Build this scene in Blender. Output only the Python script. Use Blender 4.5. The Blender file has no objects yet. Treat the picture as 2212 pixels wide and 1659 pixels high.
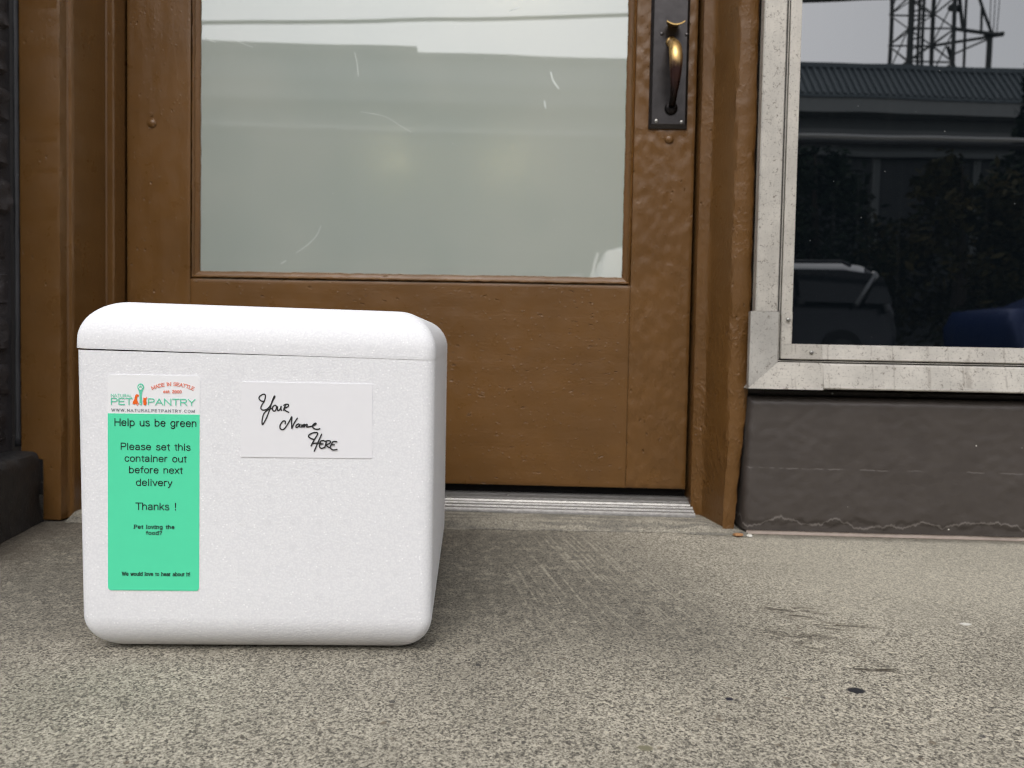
import bpy, bmesh, math, random
from mathutils import Vector, Matrix, noise
R = math.radians
random.seed(7)
sc = bpy.context.scene
COL = sc.collection

# ------------------------------------------------------------------ camera
cam_d = bpy.data.cameras.new('camera'); cam = bpy.data.objects.new('camera', cam_d); COL.objects.link(cam)
cam_d.sensor_width = 36; cam_d.lens = 1661/2212*36; cam_d.shift_y = -30/2212
cam_d.clip_start = 0.02; cam_d.clip_end = 2000
CAM_H = 0.284
cam.matrix_world = Matrix.Translation((0, 0, CAM_H)) @ Matrix.Rotation(R(1.9), 4, 'Z') @ Matrix.Rotation(R(87.8), 4, 'X') @ Matrix.Rotation(R(1.08), 4, 'Z')
cam_d.dof.use_dof = True; cam_d.dof.focus_distance = 0.69; cam_d.dof.aperture_fstop = 9.5
sc.camera = cam

# ------------------------------------------------------------------ light
SUN_EL, SUN_AZ = 52.0, 188.0        # azimuth measured clockwise from +Y; the street lies towards -Y
w = bpy.data.worlds.new('World'); sc.world = w; w.use_nodes = True
nt = w.node_tree; bg = nt.nodes['Background']
sky = nt.nodes.new('ShaderNodeTexSky'); sky.sky_type = 'NISHITA'; sky.sun_disc = False
sky.sun_elevation = R(SUN_EL); sky.sun_rotation = R(SUN_AZ); sky.air_density = 1.0; sky.dust_density = 3.0; sky.ozone_density = 1.0
hs = nt.nodes.new('ShaderNodeHueSaturation'); hs.inputs['Saturation'].default_value = 0.24
nt.links.new(sky.outputs[0], hs.inputs['Color']); nt.links.new(hs.outputs[0], bg.inputs['Color'])
bg.inputs['Strength'].default_value = 0.15
sl = bpy.data.lights.new('sun', 'SUN'); sun = bpy.data.objects.new('sun', sl); COL.objects.link(sun)
sl.energy = 0.55; sl.angle = R(35); sl.color = (1, 0.97, 0.93)
dv = Vector((math.sin(R(SUN_AZ))*math.cos(R(SUN_EL)), math.cos(R(SUN_AZ))*math.cos(R(SUN_EL)), math.sin(R(SUN_EL))))
sun.rotation_euler = dv.to_track_quat('Z', 'Y').to_euler(); sun.location = (3, -6, 12)
vs = sc.view_settings; vs.view_transform = 'Standard'; vs.look = 'None'; vs.gamma = 1; vs.use_curve_mapping = False
vs.exposure = 0.60
sc.render.engine = 'CYCLES'; sc.cycles.use_denoising = True; sc.cycles.denoising_prefilter = 'FAST'; sc.cycles.filter_width = 1.2
sc.cycles.max_bounces = 6; sc.cycles.caustics_reflective = False; sc.cycles.caustics_refractive = False

# ------------------------------------------------------------------ node helper
class NT:
    def __init__(s, name):
        s.m = bpy.data.materials.new(name); s.m.use_nodes = True; s.t = s.m.node_tree; s.t.nodes.clear()
        s.out = s.t.nodes.new('ShaderNodeOutputMaterial')
        s.P = s.new('ShaderNodeTexCoord').outputs['Object']
    def new(s, ty, **kw):
        n = s.t.nodes.new(ty)
        for k, v in kw.items(): setattr(n, k, v)
        return n
    def put(s, sock, v):
        if v is None: return
        if hasattr(v, 'links'): s.t.links.new(v, sock)
        else:
            if sock.type == 'RGBA' and len(v) == 3: v = (*v, 1)
            sock.default_value = v
    def math(s, op, a, b=None, c=None):
        n = s.new('ShaderNodeMath', operation=op)
        for i, v in enumerate((a, b, c)): s.put(n.inputs[i], v)
        return n.outputs[0]
    def mul(s, a, b): return s.math('MULTIPLY', a, b)
    def add(s, a, b): return s.math('ADD', a, b)
    def inv(s, a): return s.math('SUBTRACT', 1.0, a)
    def mx(s, a, b): return s.math('MAXIMUM', a, b)
    def mix(s, f, a, b):
        n = s.new('ShaderNodeMix', data_type='RGBA'); s.put(n.inputs[0], f); s.put(n.inputs[6], a); s.put(n.inputs[7], b); return n.outputs[2]
    def ramp(s, x, lo, hi, a=0.0, b=1.0, smooth=True):
        n = s.new('ShaderNodeMapRange', interpolation_type='SMOOTHSTEP' if smooth else 'LINEAR')
        s.put(n.inputs[0], x); n.inputs[1].default_value = lo; n.inputs[2].default_value = hi; n.inputs[3].default_value = a; n.inputs[4].default_value = b
        return n.outputs[0]
    def map(s, v, scale=(1, 1, 1), loc=(0, 0, 0), rot=(0, 0, 0)):
        n = s.new('ShaderNodeMapping'); s.put(n.inputs[0], v); n.inputs['Location'].default_value = loc; n.inputs['Rotation'].default_value = rot; n.inputs['Scale'].default_value = scale
        return n.outputs[0]
    def noise(s, v, scale, detail=2, rough=0.5, dist=0):
        n = s.new('ShaderNodeTexNoise'); s.put(n.inputs['Vector'], v); n.inputs['Scale'].default_value = scale; n.inputs['Detail'].default_value = detail
        n.inputs['Roughness'].default_value = rough; n.inputs['Distortion'].default_value = dist; return n.outputs[0]
    def vor(s, v, scale, feature='F1', rnd=1.0):
        n = s.new('ShaderNodeTexVoronoi', feature=feature); s.put(n.inputs['Vector'], v); n.inputs['Scale'].default_value = scale; n.inputs['Randomness'].default_value = rnd
        return n
    def xyz(s, v):
        n = s.new('ShaderNodeSeparateXYZ'); s.put(n.inputs[0], v); return n.outputs
    def comb(s, x, y, z):
        n = s.new('ShaderNodeCombineXYZ')
        for i, q in enumerate((x, y, z)): s.put(n.inputs[i], q)
        return n.outputs[0]
    def warp(s, v, scale, amt):
        n = s.new('ShaderNodeTexNoise'); s.put(n.inputs['Vector'], v); n.inputs['Scale'].default_value = scale
        a = s.new('ShaderNodeVectorMath', operation='MULTIPLY_ADD'); s.put(a.inputs[0], n.outputs['Color']); a.inputs[1].default_value = (amt,)*3; s.put(a.inputs[2], v)
        return a.outputs[0]
    def blob(s, v, c, r, soft=0.5):                # soft ellipse on the ground
        q = s.map(v, scale=(1/r[0], 1/r[1], 0), loc=(-c[0]/r[0], -c[1]/r[1], 0))
        n = s.new('ShaderNodeVectorMath', operation='LENGTH'); s.put(n.inputs[0], q)
        return s.ramp(n.outputs['Value'], 1.0-soft, 1.0, 1, 0)
    def bump(s, h, strength=1.0, dist=0.001, normal=None):
        n = s.new('ShaderNodeBump'); s.put(n.inputs['Height'], h); n.inputs['Strength'].default_value = strength; n.inputs['Distance'].default_value = dist
        s.put(n.inputs['Normal'], normal); return n.outputs[0]
    def pbr(s, col, rough=0.5, metal=0.0, normal=None, ior=1.5, **kw):
        n = s.new('ShaderNodeBsdfPrincipled'); s.put(n.inputs['Base Color'], col); s.put(n.inputs['Roughness'], rough); s.put(n.inputs['Metallic'], metal)
        s.put(n.inputs['Normal'], normal); s.put(n.inputs['IOR'], ior)
        for k, v in kw.items(): s.put(n.inputs[k.replace('_', ' ')], v)
        s.t.links.new(n.outputs[0], s.out.inputs[0]); return s.m

def plain(name, col, rough=0.5, metal=0.0, var=0.12, scale=40, **kw):
    k = NT(name); n = k.noise(k.P, scale, 4, 0.6)
    c = k.mix(n, tuple(x*(1-var) for x in col), tuple(min(1, x*(1+var)) for x in col))
    b = k.bump(n, 0.15, 0.001)
    return k.pbr(c, rough, metal, b, **kw)

def paint(name, axis, lump=0.25, dents=1.0, col=(0.132, 0.063, 0.018)):
    """old brown gloss paint on wood: brush drag along the grain, dents, runs and sags"""
    k = NT(name)
    st = {'x': (4, 60, 60), 'z': (60, 60, 4)}[axis]
    brush = k.noise(k.map(k.P, st), 6, 3, 0.6)
    fine = k.noise(k.map(k.P, tuple(v*4 for v in st)), 9, 2, 0.5)
    sag = k.noise(k.warp(k.map(k.P, (1, 1, 0.62)), 40, 0.012), 185, 3, 0.5)
    lum = k.add(k.mul(k.ramp(sag, 0.42, 0.70), 0.8), k.mul(k.noise(k.P, 260, 2), 0.35))
    patchy = k.mul(k.ramp(k.noise(k.P, 16, 2), 0.38, 0.62, 0.35, 1.0), k.ramp(k.xyz(k.P)[2], 0.55, 0.10, 0.55, 1.35))
    big = k.noise(k.P, 9, 2)
    dv_ = k.map(k.warp(k.P, 30, 0.02), {'x': (0.8, 1, 2.4), 'z': (1.8, 1.8, 1.0)}[axis])
    d1 = k.vor(dv_, 52); keep = k.ramp(k.noise(k.P, 14, 1), 0.44, 0.58)
    sel = k.math('GREATER_THAN', k.xyz(d1.outputs['Color'])[0], 0.48)
    dent = k.mul(k.mul(k.ramp(k.add(d1.outputs['Distance'], k.mul(fine, 0.1)), 0.10, 0.24, 1, 0), sel), keep)
    d2 = k.vor(k.P, 150); sel2 = k.math('GREATER_THAN', k.xyz(d2.outputs['Color'])[1], 0.90)
    pock = k.mul(k.ramp(d2.outputs['Distance'], 0.0, 0.3, 1, 0), sel2)
    h = k.add(k.mul(brush, 0.26), k.mul(fine, 0.12))
    h = k.add(h, k.mul(k.mul(lum, patchy), lump*2.4))
    h = k.math('SUBTRACT', h, k.mul(dent, 1.9*dents)); h = k.add(h, k.mul(pock, 0.45*dents))
    nrm = k.bump(h, 0.62, 0.0016)
    c = k.mix(k.ramp(big, 0.3, 0.7), tuple(v*0.92 for v in col), tuple(v*1.08 for v in col))
    c = k.mix(k.mul(k.ramp(brush, 0.5, 0.8), 0.06), c, tuple(v*1.4 for v in col))
    chip = k.ramp(k.noise(k.P, 70, 4, 0.6), 0.80, 0.82)
    c = k.mix(chip, c, (0.42, 0.13, 0.05))
    r = k.ramp(k.noise(k.P, 35, 3), 0.3, 0.7, 0.27, 0.40)
    return k.pbr(c, r, 0, nrm, Specular_IOR_Level=0.42)

def concrete(name, step=False):
    k = NT(name); P = k.P; X, Y, Z = k.xyz(P)
    a = k.noise(P, 330, 3, 0.8); b = k.noise(P, 760, 2, 0.6); cloud = k.noise(P, 5, 4, 0.6); mid = k.noise(P, 38, 3, 0.6)
    vg = k.xyz(k.vor(P, 720).outputs['Color'])[0]; vh = k.xyz(k.vor(P, 430).outputs['Color'])[1]
    g = k.add(k.add(k.mul(a, 0.30), k.mul(b, 0.20)), k.add(k.mul(vg, 0.30), k.mul(vh, 0.20)))
    col = k.mix(k.ramp(g, 0.27, 0.73), (0.085, 0.077, 0.062), (0.66, 0.605, 0.49))
    col = k.mix(k.ramp(cloud, 0.32, 0.72), k.mix(0.28, col, (0.12, 0.11, 0.09)), col)
    col = k.mix(k.mul(k.ramp(mid, 0.5, 0.75), 0.3), col, (0.33, 0.30, 0.235))
    # exposed aggregate: dark and tan pebbles ground flush
    wv = k.warp(P, 120, 0.006); v = k.vor(wv, 95); cr, cg, cb = k.xyz(v.outputs['Color'])
    wear = k.ramp(k.noise(P, 7, 2), 0.42, 0.62)
    near = k.mul(k.ramp(Y, 0.85, 0.55), k.ramp(X, -0.2, 0.35, 0.35, 1))
    st = k.mul(k.mul(k.math('GREATER_THAN', cr, 0.82), k.ramp(v.outputs['Distance'], 0.20, 0.27, 1, 0)), k.mx(wear, k.mul(near, 0.8)))
    v2 = k.vor(wv, 270); st2 = k.mul(k.math('GREATER_THAN', k.xyz(v2.outputs['Color'])[0], 0.62), k.ramp(k.add(v2.outputs['Distance'], k.mul(a, 0.2)), 0.27, 0.37, 1, 0))
    peb = k.mix(cg, (0.028, 0.030, 0.036), (0.20, 0.16, 0.11))
    col = k.mix(k.mul(st2, 0.80), col, (0.052, 0.048, 0.043))
    col = k.mix(k.mul(st, 0.9), col, peb)
    if not step:
        wp = k.warp(P, 9, 0.10); WX, WY, _ = k.xyz(wp)
        # old traffic grime in front of the door
        right = k.ramp(k.add(WX, k.mul(WY, 0.28)), 0.60, 0.36, 0, 1)
        grime = k.mul(k.mul(right, k.ramp(WY, 0.62, 0.86)), k.ramp(WY, 1.24, 1.15))
        grime = k.mul(grime, k.ramp(k.noise(P, 60, 3, 0.65), 0.30, 0.60, 0.45, 1))
        col = k.mix(k.mul(grime, 0.62), col, (0.066, 0.061, 0.053))
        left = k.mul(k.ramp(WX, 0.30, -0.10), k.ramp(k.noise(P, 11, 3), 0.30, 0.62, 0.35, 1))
        col = k.mix(k.mul(left, 0.22), col, (0.085, 0.078, 0.062))  # flank wall's shade over the left ground, put into the colour
        pale = k.mul(k.ramp(WX, 0.25, 0.42), k.ramp(WY, 0.72, 1.0))
        col = k.mix(k.mul(pale, 0.40), col, (0.52, 0.48, 0.39))
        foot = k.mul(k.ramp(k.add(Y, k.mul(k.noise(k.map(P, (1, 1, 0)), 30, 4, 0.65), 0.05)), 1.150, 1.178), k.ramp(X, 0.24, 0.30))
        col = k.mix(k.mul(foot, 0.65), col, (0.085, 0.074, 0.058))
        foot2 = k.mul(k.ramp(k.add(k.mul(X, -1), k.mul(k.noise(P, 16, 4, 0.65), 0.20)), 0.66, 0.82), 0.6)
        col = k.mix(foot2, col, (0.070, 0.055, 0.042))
        # scratches dragged out from the threshold
        cx = k.add(k.mul(X, 0.971), k.mul(Y, 0.237))
        sv = k.comb(k.mul(k.add(cx, k.mul(k.noise(P, 6, 1), 0.010)), 230), k.mul(Y, 3.5), 0.0)
        scr = k.mul(k.ramp(k.noise(sv, 1.0, 3, 0.6), 0.50, 0.66), k.ramp(k.noise(P, 45, 2), 0.35, 0.55))
        area = k.mul(k.mul(k.ramp(X, -0.06, 0.02), k.ramp(k.add(X, k.mul(Y, 0.28)), 0.47, 0.40)), k.mul(k.ramp(Y, 0.66, 0.85), k.ramp(Y, 1.15, 1.10)))
        col = k.mix(k.mul(k.mul(scr, area), k.ramp(a, 0.40, 0.58, 0.15, 0.80)), col, (0.50, 0.46, 0.37))
        streak = k.noise(k.map(wp, (25, 90, 1), rot=(0, 0, 0.3)), 1.6, 3, 0.6)
        for cc, rr, f in (((0.283, 0.826), (0.052, 0.030), 0.85), ((0.262, 0.752), (0.05, 0.035), 0.55), ((0.318, 0.790), (0.04, 0.018), 0.7), ((0.311, 0.688), (0.022, 0.010), 0.95), ((-0.52, 1.03), (0.12, 0.05), 0.5)):
            m_ = k.mul(k.blob(wp, (cc[0]+0.05, cc[1]+0.05), rr, 0.7), k.ramp(streak, 0.46, 0.58))
            col = k.mix(k.mul(m_, f), col, (0.050, 0.040, 0.027))
        for cc, rr, cl in (((0.2690, 0.6350), (0.0085, 0.0065), (0.020, 0.021, 0.024)), ((0.0810, 0.5320), (0.0065, 0.0045), (0.20, 0.185, 0.12)), ((0.159, 0.612), (0.004, 0.003), (0.02, 0.02, 0.03))):
            q = k.warp(P, 260, 0.004); col = k.mix(k.blob(q, (cc[0]+0.002, cc[1]+0.002), rr, 0.35), col, cl)
    else:
        col = k.mix(0.45, col, (0.215, 0.20, 0.165))
        smear = k.ramp(k.noise(k.map(P, (6, 40, 10)), 2, 3), 0.4, 0.65)
        col = k.mix(k.mul(smear, 0.55), col, (0.085, 0.082, 0.074))
    h = k.add(k.mul(a, 0.30), k.add(k.mul(b, 0.35), k.mul(vg, 0.22))); h = k.math('SUBTRACT', h, k.mul(st2, 0.25)); h = k.math('SUBTRACT', h, k.mul(st, 0.2))
    if step: h = k.mul(h, 0.45)
    h = k.add(h, k.mul(mid, 0.9))
    n = k.bump(h, 0.95, 0.0024)
    return k.pbr(col, k.ramp(a, 0.3, 0.7, 0.95, 0.75), 0, n, Specular_IOR_Level=0.3)

def foam(name):
    k = NT(name); P = k.P; X, Y, Z = k.xyz(P)
    v = k.vor(P, 520); v2 = k.vor(P, 230, 'SMOOTH_F1')
    bead = k.ramp(v.outputs['Distance'], 0.0, 0.7, 1, 0)
    # mould vents: a grid of little round marks on every face
    a = k.add(X, Y)
    def vent(pu, pz, ou, oz, rad):
        fu = k.math('SUBTRACT', k.math('FRACT', k.add(k.math('DIVIDE', a, pu), ou)), 0.5); fz = k.math('SUBTRACT', k.math('FRACT', k.add(k.math('DIVIDE', Z, pz), oz)), 0.5)
        d = k.math('SQRT', k.add(k.mul(k.mul(fu, pu), k.mul(fu, pu)), k.mul(k.mul(fz, pz), k.mul(fz, pz))))
        return k.ramp(d, rad*0.7, rad, 1, 0)
    m = vent(0.0225, 0.0222, 0.25, 0.1, 0.0042)
    keep = k.ramp(k.noise(P, 22, 1), 0.42, 0.55)
    m = k.mul(m, keep)
    pits = k.ramp(k.vor(P, 800).outputs['Distance'], 0.1, 0.5, 1, 0)
    wob = k.noise(P, 28, 3, 0.55); nick = k.ramp(k.noise(k.map(P, (1, 1, 2)), 60, 3, 0.6), 0.70, 0.76)
    h = k.add(k.mul(bead, 0.55), k.mul(k.mul(pits, m), 0.9)); h = k.add(h, k.mul(wob, 0.7)); h = k.math('SUBTRACT', h, k.mul(nick, 1.6))
    n = k.bump(h, 0.22, 0.0009)
    c = k.mix(k.ramp(v.outputs['Distance'], 0.35, 0.75), (0.81, 0.81, 0.825), (0.76, 0.76, 0.78))
    c = k.mix(k.mul(m, k.ramp(pits, 0.3, 0.8, 0.13, 0.0)), c, (0.62, 0.62, 0.64))
    spark = k.math('GREATER_THAN', k.xyz(v.outputs['Color'])[2], 0.95)
    c = k.mix(k.mul(spark, k.ramp(v.outputs['Distance'], 0.1, 0.5, 1, 0)), c, (0.97, 0.97, 0.98))  # tiny bead glints painted as near-white cells
    return k.pbr(c, k.ramp(v.outputs['Distance'], 0.0, 0.6, 0.42, 0.7), 0, n, ior=1.45, Subsurface_Weight=0.0, Specular_IOR_Level=0.5)

def alloy(name, axis, base=(0.49, 0.46, 0.41)):
    """weathered anodised aluminium, pitted and stained"""
    k = NT(name); P = k.P
    sp = k.noise(P, 380, 3, 0.6); big = k.noise(P, 20, 4, 0.6)
    line = k.noise(k.map(P, {'x': (3, 80, 80), 'z': (80, 80, 3)}[axis]), 7, 3, 0.6)
    worm = k.ramp(k.math('ABSOLUTE', k.math('SUBTRACT', k.noise(k.warp(P, 90, 0.012), 150, 1), 0.5)), 0.012, 0.026, 1, 0)
    worm = k.mul(worm, k.ramp(k.noise(P, 110, 1), 0.54, 0.60))
    v = k.vor(P, 240); spot = k.mul(k.math('GREATER_THAN', k.xyz(v.outputs['Color'])[0], 0.80), k.ramp(v.outputs['Distance'], 0.10, 0.24, 1, 0))
    c = k.mix(k.ramp(big, 0.3, 0.7), tuple(v*0.88 for v in base), tuple(v*1.08 for v in base))
    c = k.mix(k.mul(k.ramp(line, 0.45, 0.75), 0.30), c, tuple(v*0.72 for v in base))
    c = k.mix(k.mul(k.ramp(sp, 0.54, 0.70), 0.50), c, tuple(v*0.45 for v in base))
    c = k.mix(k.mul(worm, 0.7), c, (0.12, 0.095, 0.07)); c = k.mix(k.mul(spot, 0.75), c, (0.10, 0.08, 0.06))
    if axis == 'x':
        X, Y, Z = k.xyz(k.warp(P, 50, 0.004)); j = k.vor(k.comb(k.mul(X, 17), 0.0, 0.0), 1.0, 'DISTANCE_TO_EDGE').outputs['Distance']
        cr = k.mul(k.ramp(j, 0.006, 0.020, 1, 0), k.ramp(k.noise(P, 60, 2), 0.40, 0.55)); c = k.mix(k.mul(cr, 0.35), c, (0.17, 0.14, 0.11))
    h = k.math('SUBTRACT', k.mul(sp, 0.4), k.add(worm, spot)); n = k.bump(h, 0.3, 0.0006)
    return k.pbr(c, k.ramp(big, 0.3, 0.7, 0.45, 0.60), 0.30, n)

def dull_black(name, col, lump=0.5, scale=60):
    k = NT(name); P = k.P
    a = k.noise(P, scale, 5, 0.65); b = k.noise(P, scale*6, 3, 0.6); big = k.noise(P, 10, 2)
    c = k.mix(k.ramp(big, 0.3, 0.7), tuple(v*0.8 for v in col), tuple(v*1.2 for v in col))
    sp = k.ramp(k.noise(P, 240, 2), 0.74, 0.77); c = k.mix(k.mul(sp, 0.6), c, (0.3, 0.29, 0.27))
    n = k.bump(k.add(a, k.mul(b, 0.3)), lump, 0.004)
    return k.pbr(c, k.ramp(a, 0.3, 0.7, 0.45, 0.65), 0, n)

def base_paint(name):
    """dark taupe masonry paint, cracked and flaking low down"""
    k = NT(name); P = k.P; X, Y, Z = k.xyz(P)
    fine = k.noise(k.map(P, (1, 1, 3)), 160, 3, 0.6); mid = k.noise(P, 26, 4, 0.6)
    edge = k.add(Z, k.mul(k.math('SUBTRACT', k.noise(k.map(P, (1, 1, 0.2)), 24, 4, 0.6), 0.5), 0.055))
    flake = k.ramp(edge, 0.0195, 0.0215, 1, 0)
    rim = k.mul(k.ramp(edge, 0.0190, 0.0215), k.ramp(edge, 0.0215, 0.0245, 1, 0))
    cl = k.add(Z, k.mul(k.math('SUBTRACT', k.noise(k.map(P, (1, 1, 0)), 40, 3, 0.6), 0.5), 0.006))
    crack = k.mul(k.mul(k.ramp(cl, 0.1005, 0.1015), k.ramp(cl, 0.1022, 0.1032, 1, 0)), k.ramp(k.noise(k.map(P, (1, 1, 0)), 38, 3), 0.46, 0.58))
    c = k.mix(k.ramp(mid, 0.3, 0.7), (0.050, 0.041, 0.036), (0.059, 0.049, 0.043))
    v = k.vor(P, 60); spot = k.mul(k.math('GREATER_THAN', k.xyz(v.outputs['Color'])[0], 0.91), k.ramp(k.add(v.outputs['Distance'], k.mul(fine, 0.12)), 0.11, 0.15, 1, 0))
    c = k.mix(spot, c, (0.62, 0.58, 0.52)); c = k.mix(k.mul(rim, 0.45), c, (0.30, 0.27, 0.25)); c = k.mix(k.mul(crack, 0.22), c, (0.30, 0.27, 0.25))
    h = k.math('SUBTRACT', k.add(k.mul(fine, 0.35), k.mul(mid, 0.35)), k.add(k.mul(flake, 0.9), k.mul(crack, 0.5)))
    return k.pbr(c, 0.5, 0, k.bump(h, 0.4, 0.0015))

def glass_dark(name):
    k = NT(name); P = k.P
    v = k.vor(P, 95); sp = k.mul(k.math('GREATER_THAN', k.xyz(v.outputs['Color'])[0], 0.93), k.ramp(v.outputs['Distance'], 0.03, 0.09, 1, 0))
    drip = k.mul(k.ramp(k.noise(k.map(P, (90, 1, 2.5)), 1, 2), 0.60, 0.78), 0.006)
    c = k.mix(sp, (0.0035, 0.0050, 0.0065), (0.10, 0.10, 0.09)); dr = k.comb(drip, drip, drip)
    a = k.new('ShaderNodeVectorMath', operation='ADD'); k.put(a.inputs[0], c); k.put(a.inputs[1], dr)
    n = k.bump(k.noise(P, 6, 1), 0.012, 0.01)
    return k.pbr(a.outputs[0], k.mul(sp, 0.5), 0, n, ior=2.95)

def glass_film(name):
    """pane backed with frosted white film: translucent body under a mirror-smooth front"""
    k = NT(name); P = k.P; X, Y, Z = k.xyz(P)
    v = k.vor(k.warp(P, 20, 0.02), 60); sp = k.mul(k.math('GREATER_THAN', k.xyz(v.outputs['Color'])[0], 0.91), k.ramp(v.outputs['Distance'], 0.04, 0.10, 1, 0))
    cloud = k.noise(P, 3.5, 3, 0.5); fine = k.noise(P, 120, 3, 0.6)
    c = k.mix(k.ramp(cloud, 0.3, 0.7), (0.53, 0.59, 0.53), (0.62, 0.66, 0.585))
    c = k.mix(k.mul(k.ramp(fine, 0.55, 0.7), 0.10), c, (0.55, 0.58, 0.55)); c = k.mix(k.mul(sp, 0.6), c, (0.75, 0.77, 0.74))
    d = k.new('ShaderNodeBsdfDiffuse'); k.put(d.inputs['Color'], c)
    t = k.new('ShaderNodeBsdfTranslucent'); k.put(t.inputs['Color'], (0.85, 0.88, 0.82))
    m1 = k.new('ShaderNodeMixShader'); m1.inputs[0].default_value = 0.30; k.put(m1.inputs[1], d.outputs[0]); k.put(m1.inputs[2], t.outputs[0])
    gl = k.new('ShaderNodeBsdfGlossy'); gl.inputs['Roughness'].default_value = 0.012; k.put(gl.inputs['Normal'], k.bump(k.noise(P, 5, 1), 0.015, 0.01))
    fr = k.new('ShaderNodeFresnel'); fr.inputs['IOR'].default_value = 2.75
    m2 = k.new('ShaderNodeMixShader'); k.put(m2.inputs[0], fr.outputs[0]); k.put(m2.inputs[1], m1.outputs[0]); k.put(m2.inputs[2], gl.outputs[0])
    k.t.links.new(m2.outputs[0], k.out.inputs[0]); return k.m

def glow(name, col, e):
    k = NT(name); n = k.new('ShaderNodeEmission'); k.put(n.inputs[0], col); n.inputs[1].default_value = e
    k.t.links.new(n.outputs[0], k.out.inputs[0]); return k.m

def bronze(name):
    k = NT(name); P = k.P; X, Y, Z = k.xyz(P)
    wear = k.add(Z, k.mul(k.noise(P, 60, 3), 0.03)); f = k.ramp(wear, 0.722, 0.748)
    low = k.ramp(wear, 0.685, 0.715)
    c = k.mix(low, (0.025, 0.022, 0.022), (0.085, 0.045, 0.042)); c = k.mix(f, c, (0.52, 0.34, 0.13))
    return k.pbr(c, k.ramp(k.noise(P, 160, 3), 0.3, 0.7, 0.26, 0.42), 0.9, k.bump(k.noise(P, 300, 2), 0.1, 0.0005))

def leaves(name, c0, c1):
    k = NT(name); n = k.noise(k.P, 1.3, 3); f = k.noise(k.P, 9, 2)
    return k.pbr(k.mix(k.ramp(k.add(k.mul(n, 0.6), k.mul(f, 0.4)), 0.35, 0.65), c0, c1), 0.8, Specular_IOR_Level=0.08)

M = {}
M['foam'] = foam('expanded_foam')
M['rail'] = paint('paint_rail', 'x', 0.05, 1.3)
M['stile'] = paint('paint_stile', 'z', 0.09, 0.9)
M['stile_rough'] = paint('paint_stile_rough', 'z', 0.18, 1.1)
M['casing'] = paint('paint_casing', 'z', 0.10, 0.35)
M['casing_rough'] = paint('paint_casing_rough', 'z', 0.34, 0.8)
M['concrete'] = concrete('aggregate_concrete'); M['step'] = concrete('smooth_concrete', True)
M['alx'] = alloy('weathered_aluminium_flat', 'x', (0.50, 0.47, 0.42)); M['alz'] = alloy('weathered_aluminium_upright', 'z')
M['alg'] = alloy('grey_weathered_aluminium', 'z', (0.45, 0.43, 0.395))
M['thr'] = plain('scuffed_aluminium', (0.29, 0.28, 0.265), 0.42, 0.6, 0.50, 150)
M['brick'] = dull_black('black_painted_brick', (0.046, 0.042, 0.044), 0.7, 50)
M['block'] = dull_black('black_painted_block', (0.020, 0.020, 0.021), 0.5, 40)
M['caulk'] = dull_black('grey_sealant', (0.034, 0.034, 0.037), 0.15, 40)
M['base'] = base_paint('taupe_masonry_paint')
M['dark'] = plain('dark_recess', (0.010, 0.009, 0.009), 0.9)
M['glass'] = glass_dark('dark_window_glass'); M['film'] = glass_film('frosted_door_glass')
M['plate'] = plain('blackened_bronze', (0.060, 0.055, 0.055), 0.34, 0.85, 0.4, 70); M['grip'] = bronze('worn_bronze')
M['screw'] = plain('screw_metal', (0.30, 0.29, 0.27), 0.35, 0.9)
M['scratch'] = plain('scratch_white', (0.60, 0.64, 0.60), 0.7)
M['white'] = plain('white_paper', (0.84, 0.84, 0.85), 0.55, 0, 0.02, 60); M['card'] = plain('card_paper', (0.80, 0.795, 0.815), 0.6, 0, 0.02, 90)
M['green'] = plain('green_print', (0.090, 0.74, 0.415), 0.5, 0, 0.03, 50); M['mint'] = plain('mint_print', (0.13, 0.62, 0.41), 0.5, 0, 0.02)
M['ink'] = plain('black_ink', (0.010, 0.011, 0.012), 0.5, 0, 0.05); M['orange'] = plain('orange_print', (0.86, 0.13, 0.008), 0.5, 0, 0.03); M['coral'] = plain('coral_print', (0.80, 0.165, 0.085), 0.5, 0, 0.03)
M['slate'] = plain('slate_print', (0.06, 0.075, 0.10), 0.5, 0, 0.03)
M['asphalt'] = plain('asphalt', (0.05, 0.05, 0.052), 0.85, 0, 0.3, 30)
M['room'] = plain('interior_plaster', (0.30, 0.29, 0.27), 0.8)
M['tan'] = plain('dry_leaf', (0.34, 0.17, 0.07), 0.7, 0, 0.4, 200); M['pale'] = plain('pale_crumb', (0.66, 0.64, 0.58), 0.7); M['rust'] = plain('orange_crumb', (0.45, 0.14, 0.05), 0.7)

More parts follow.
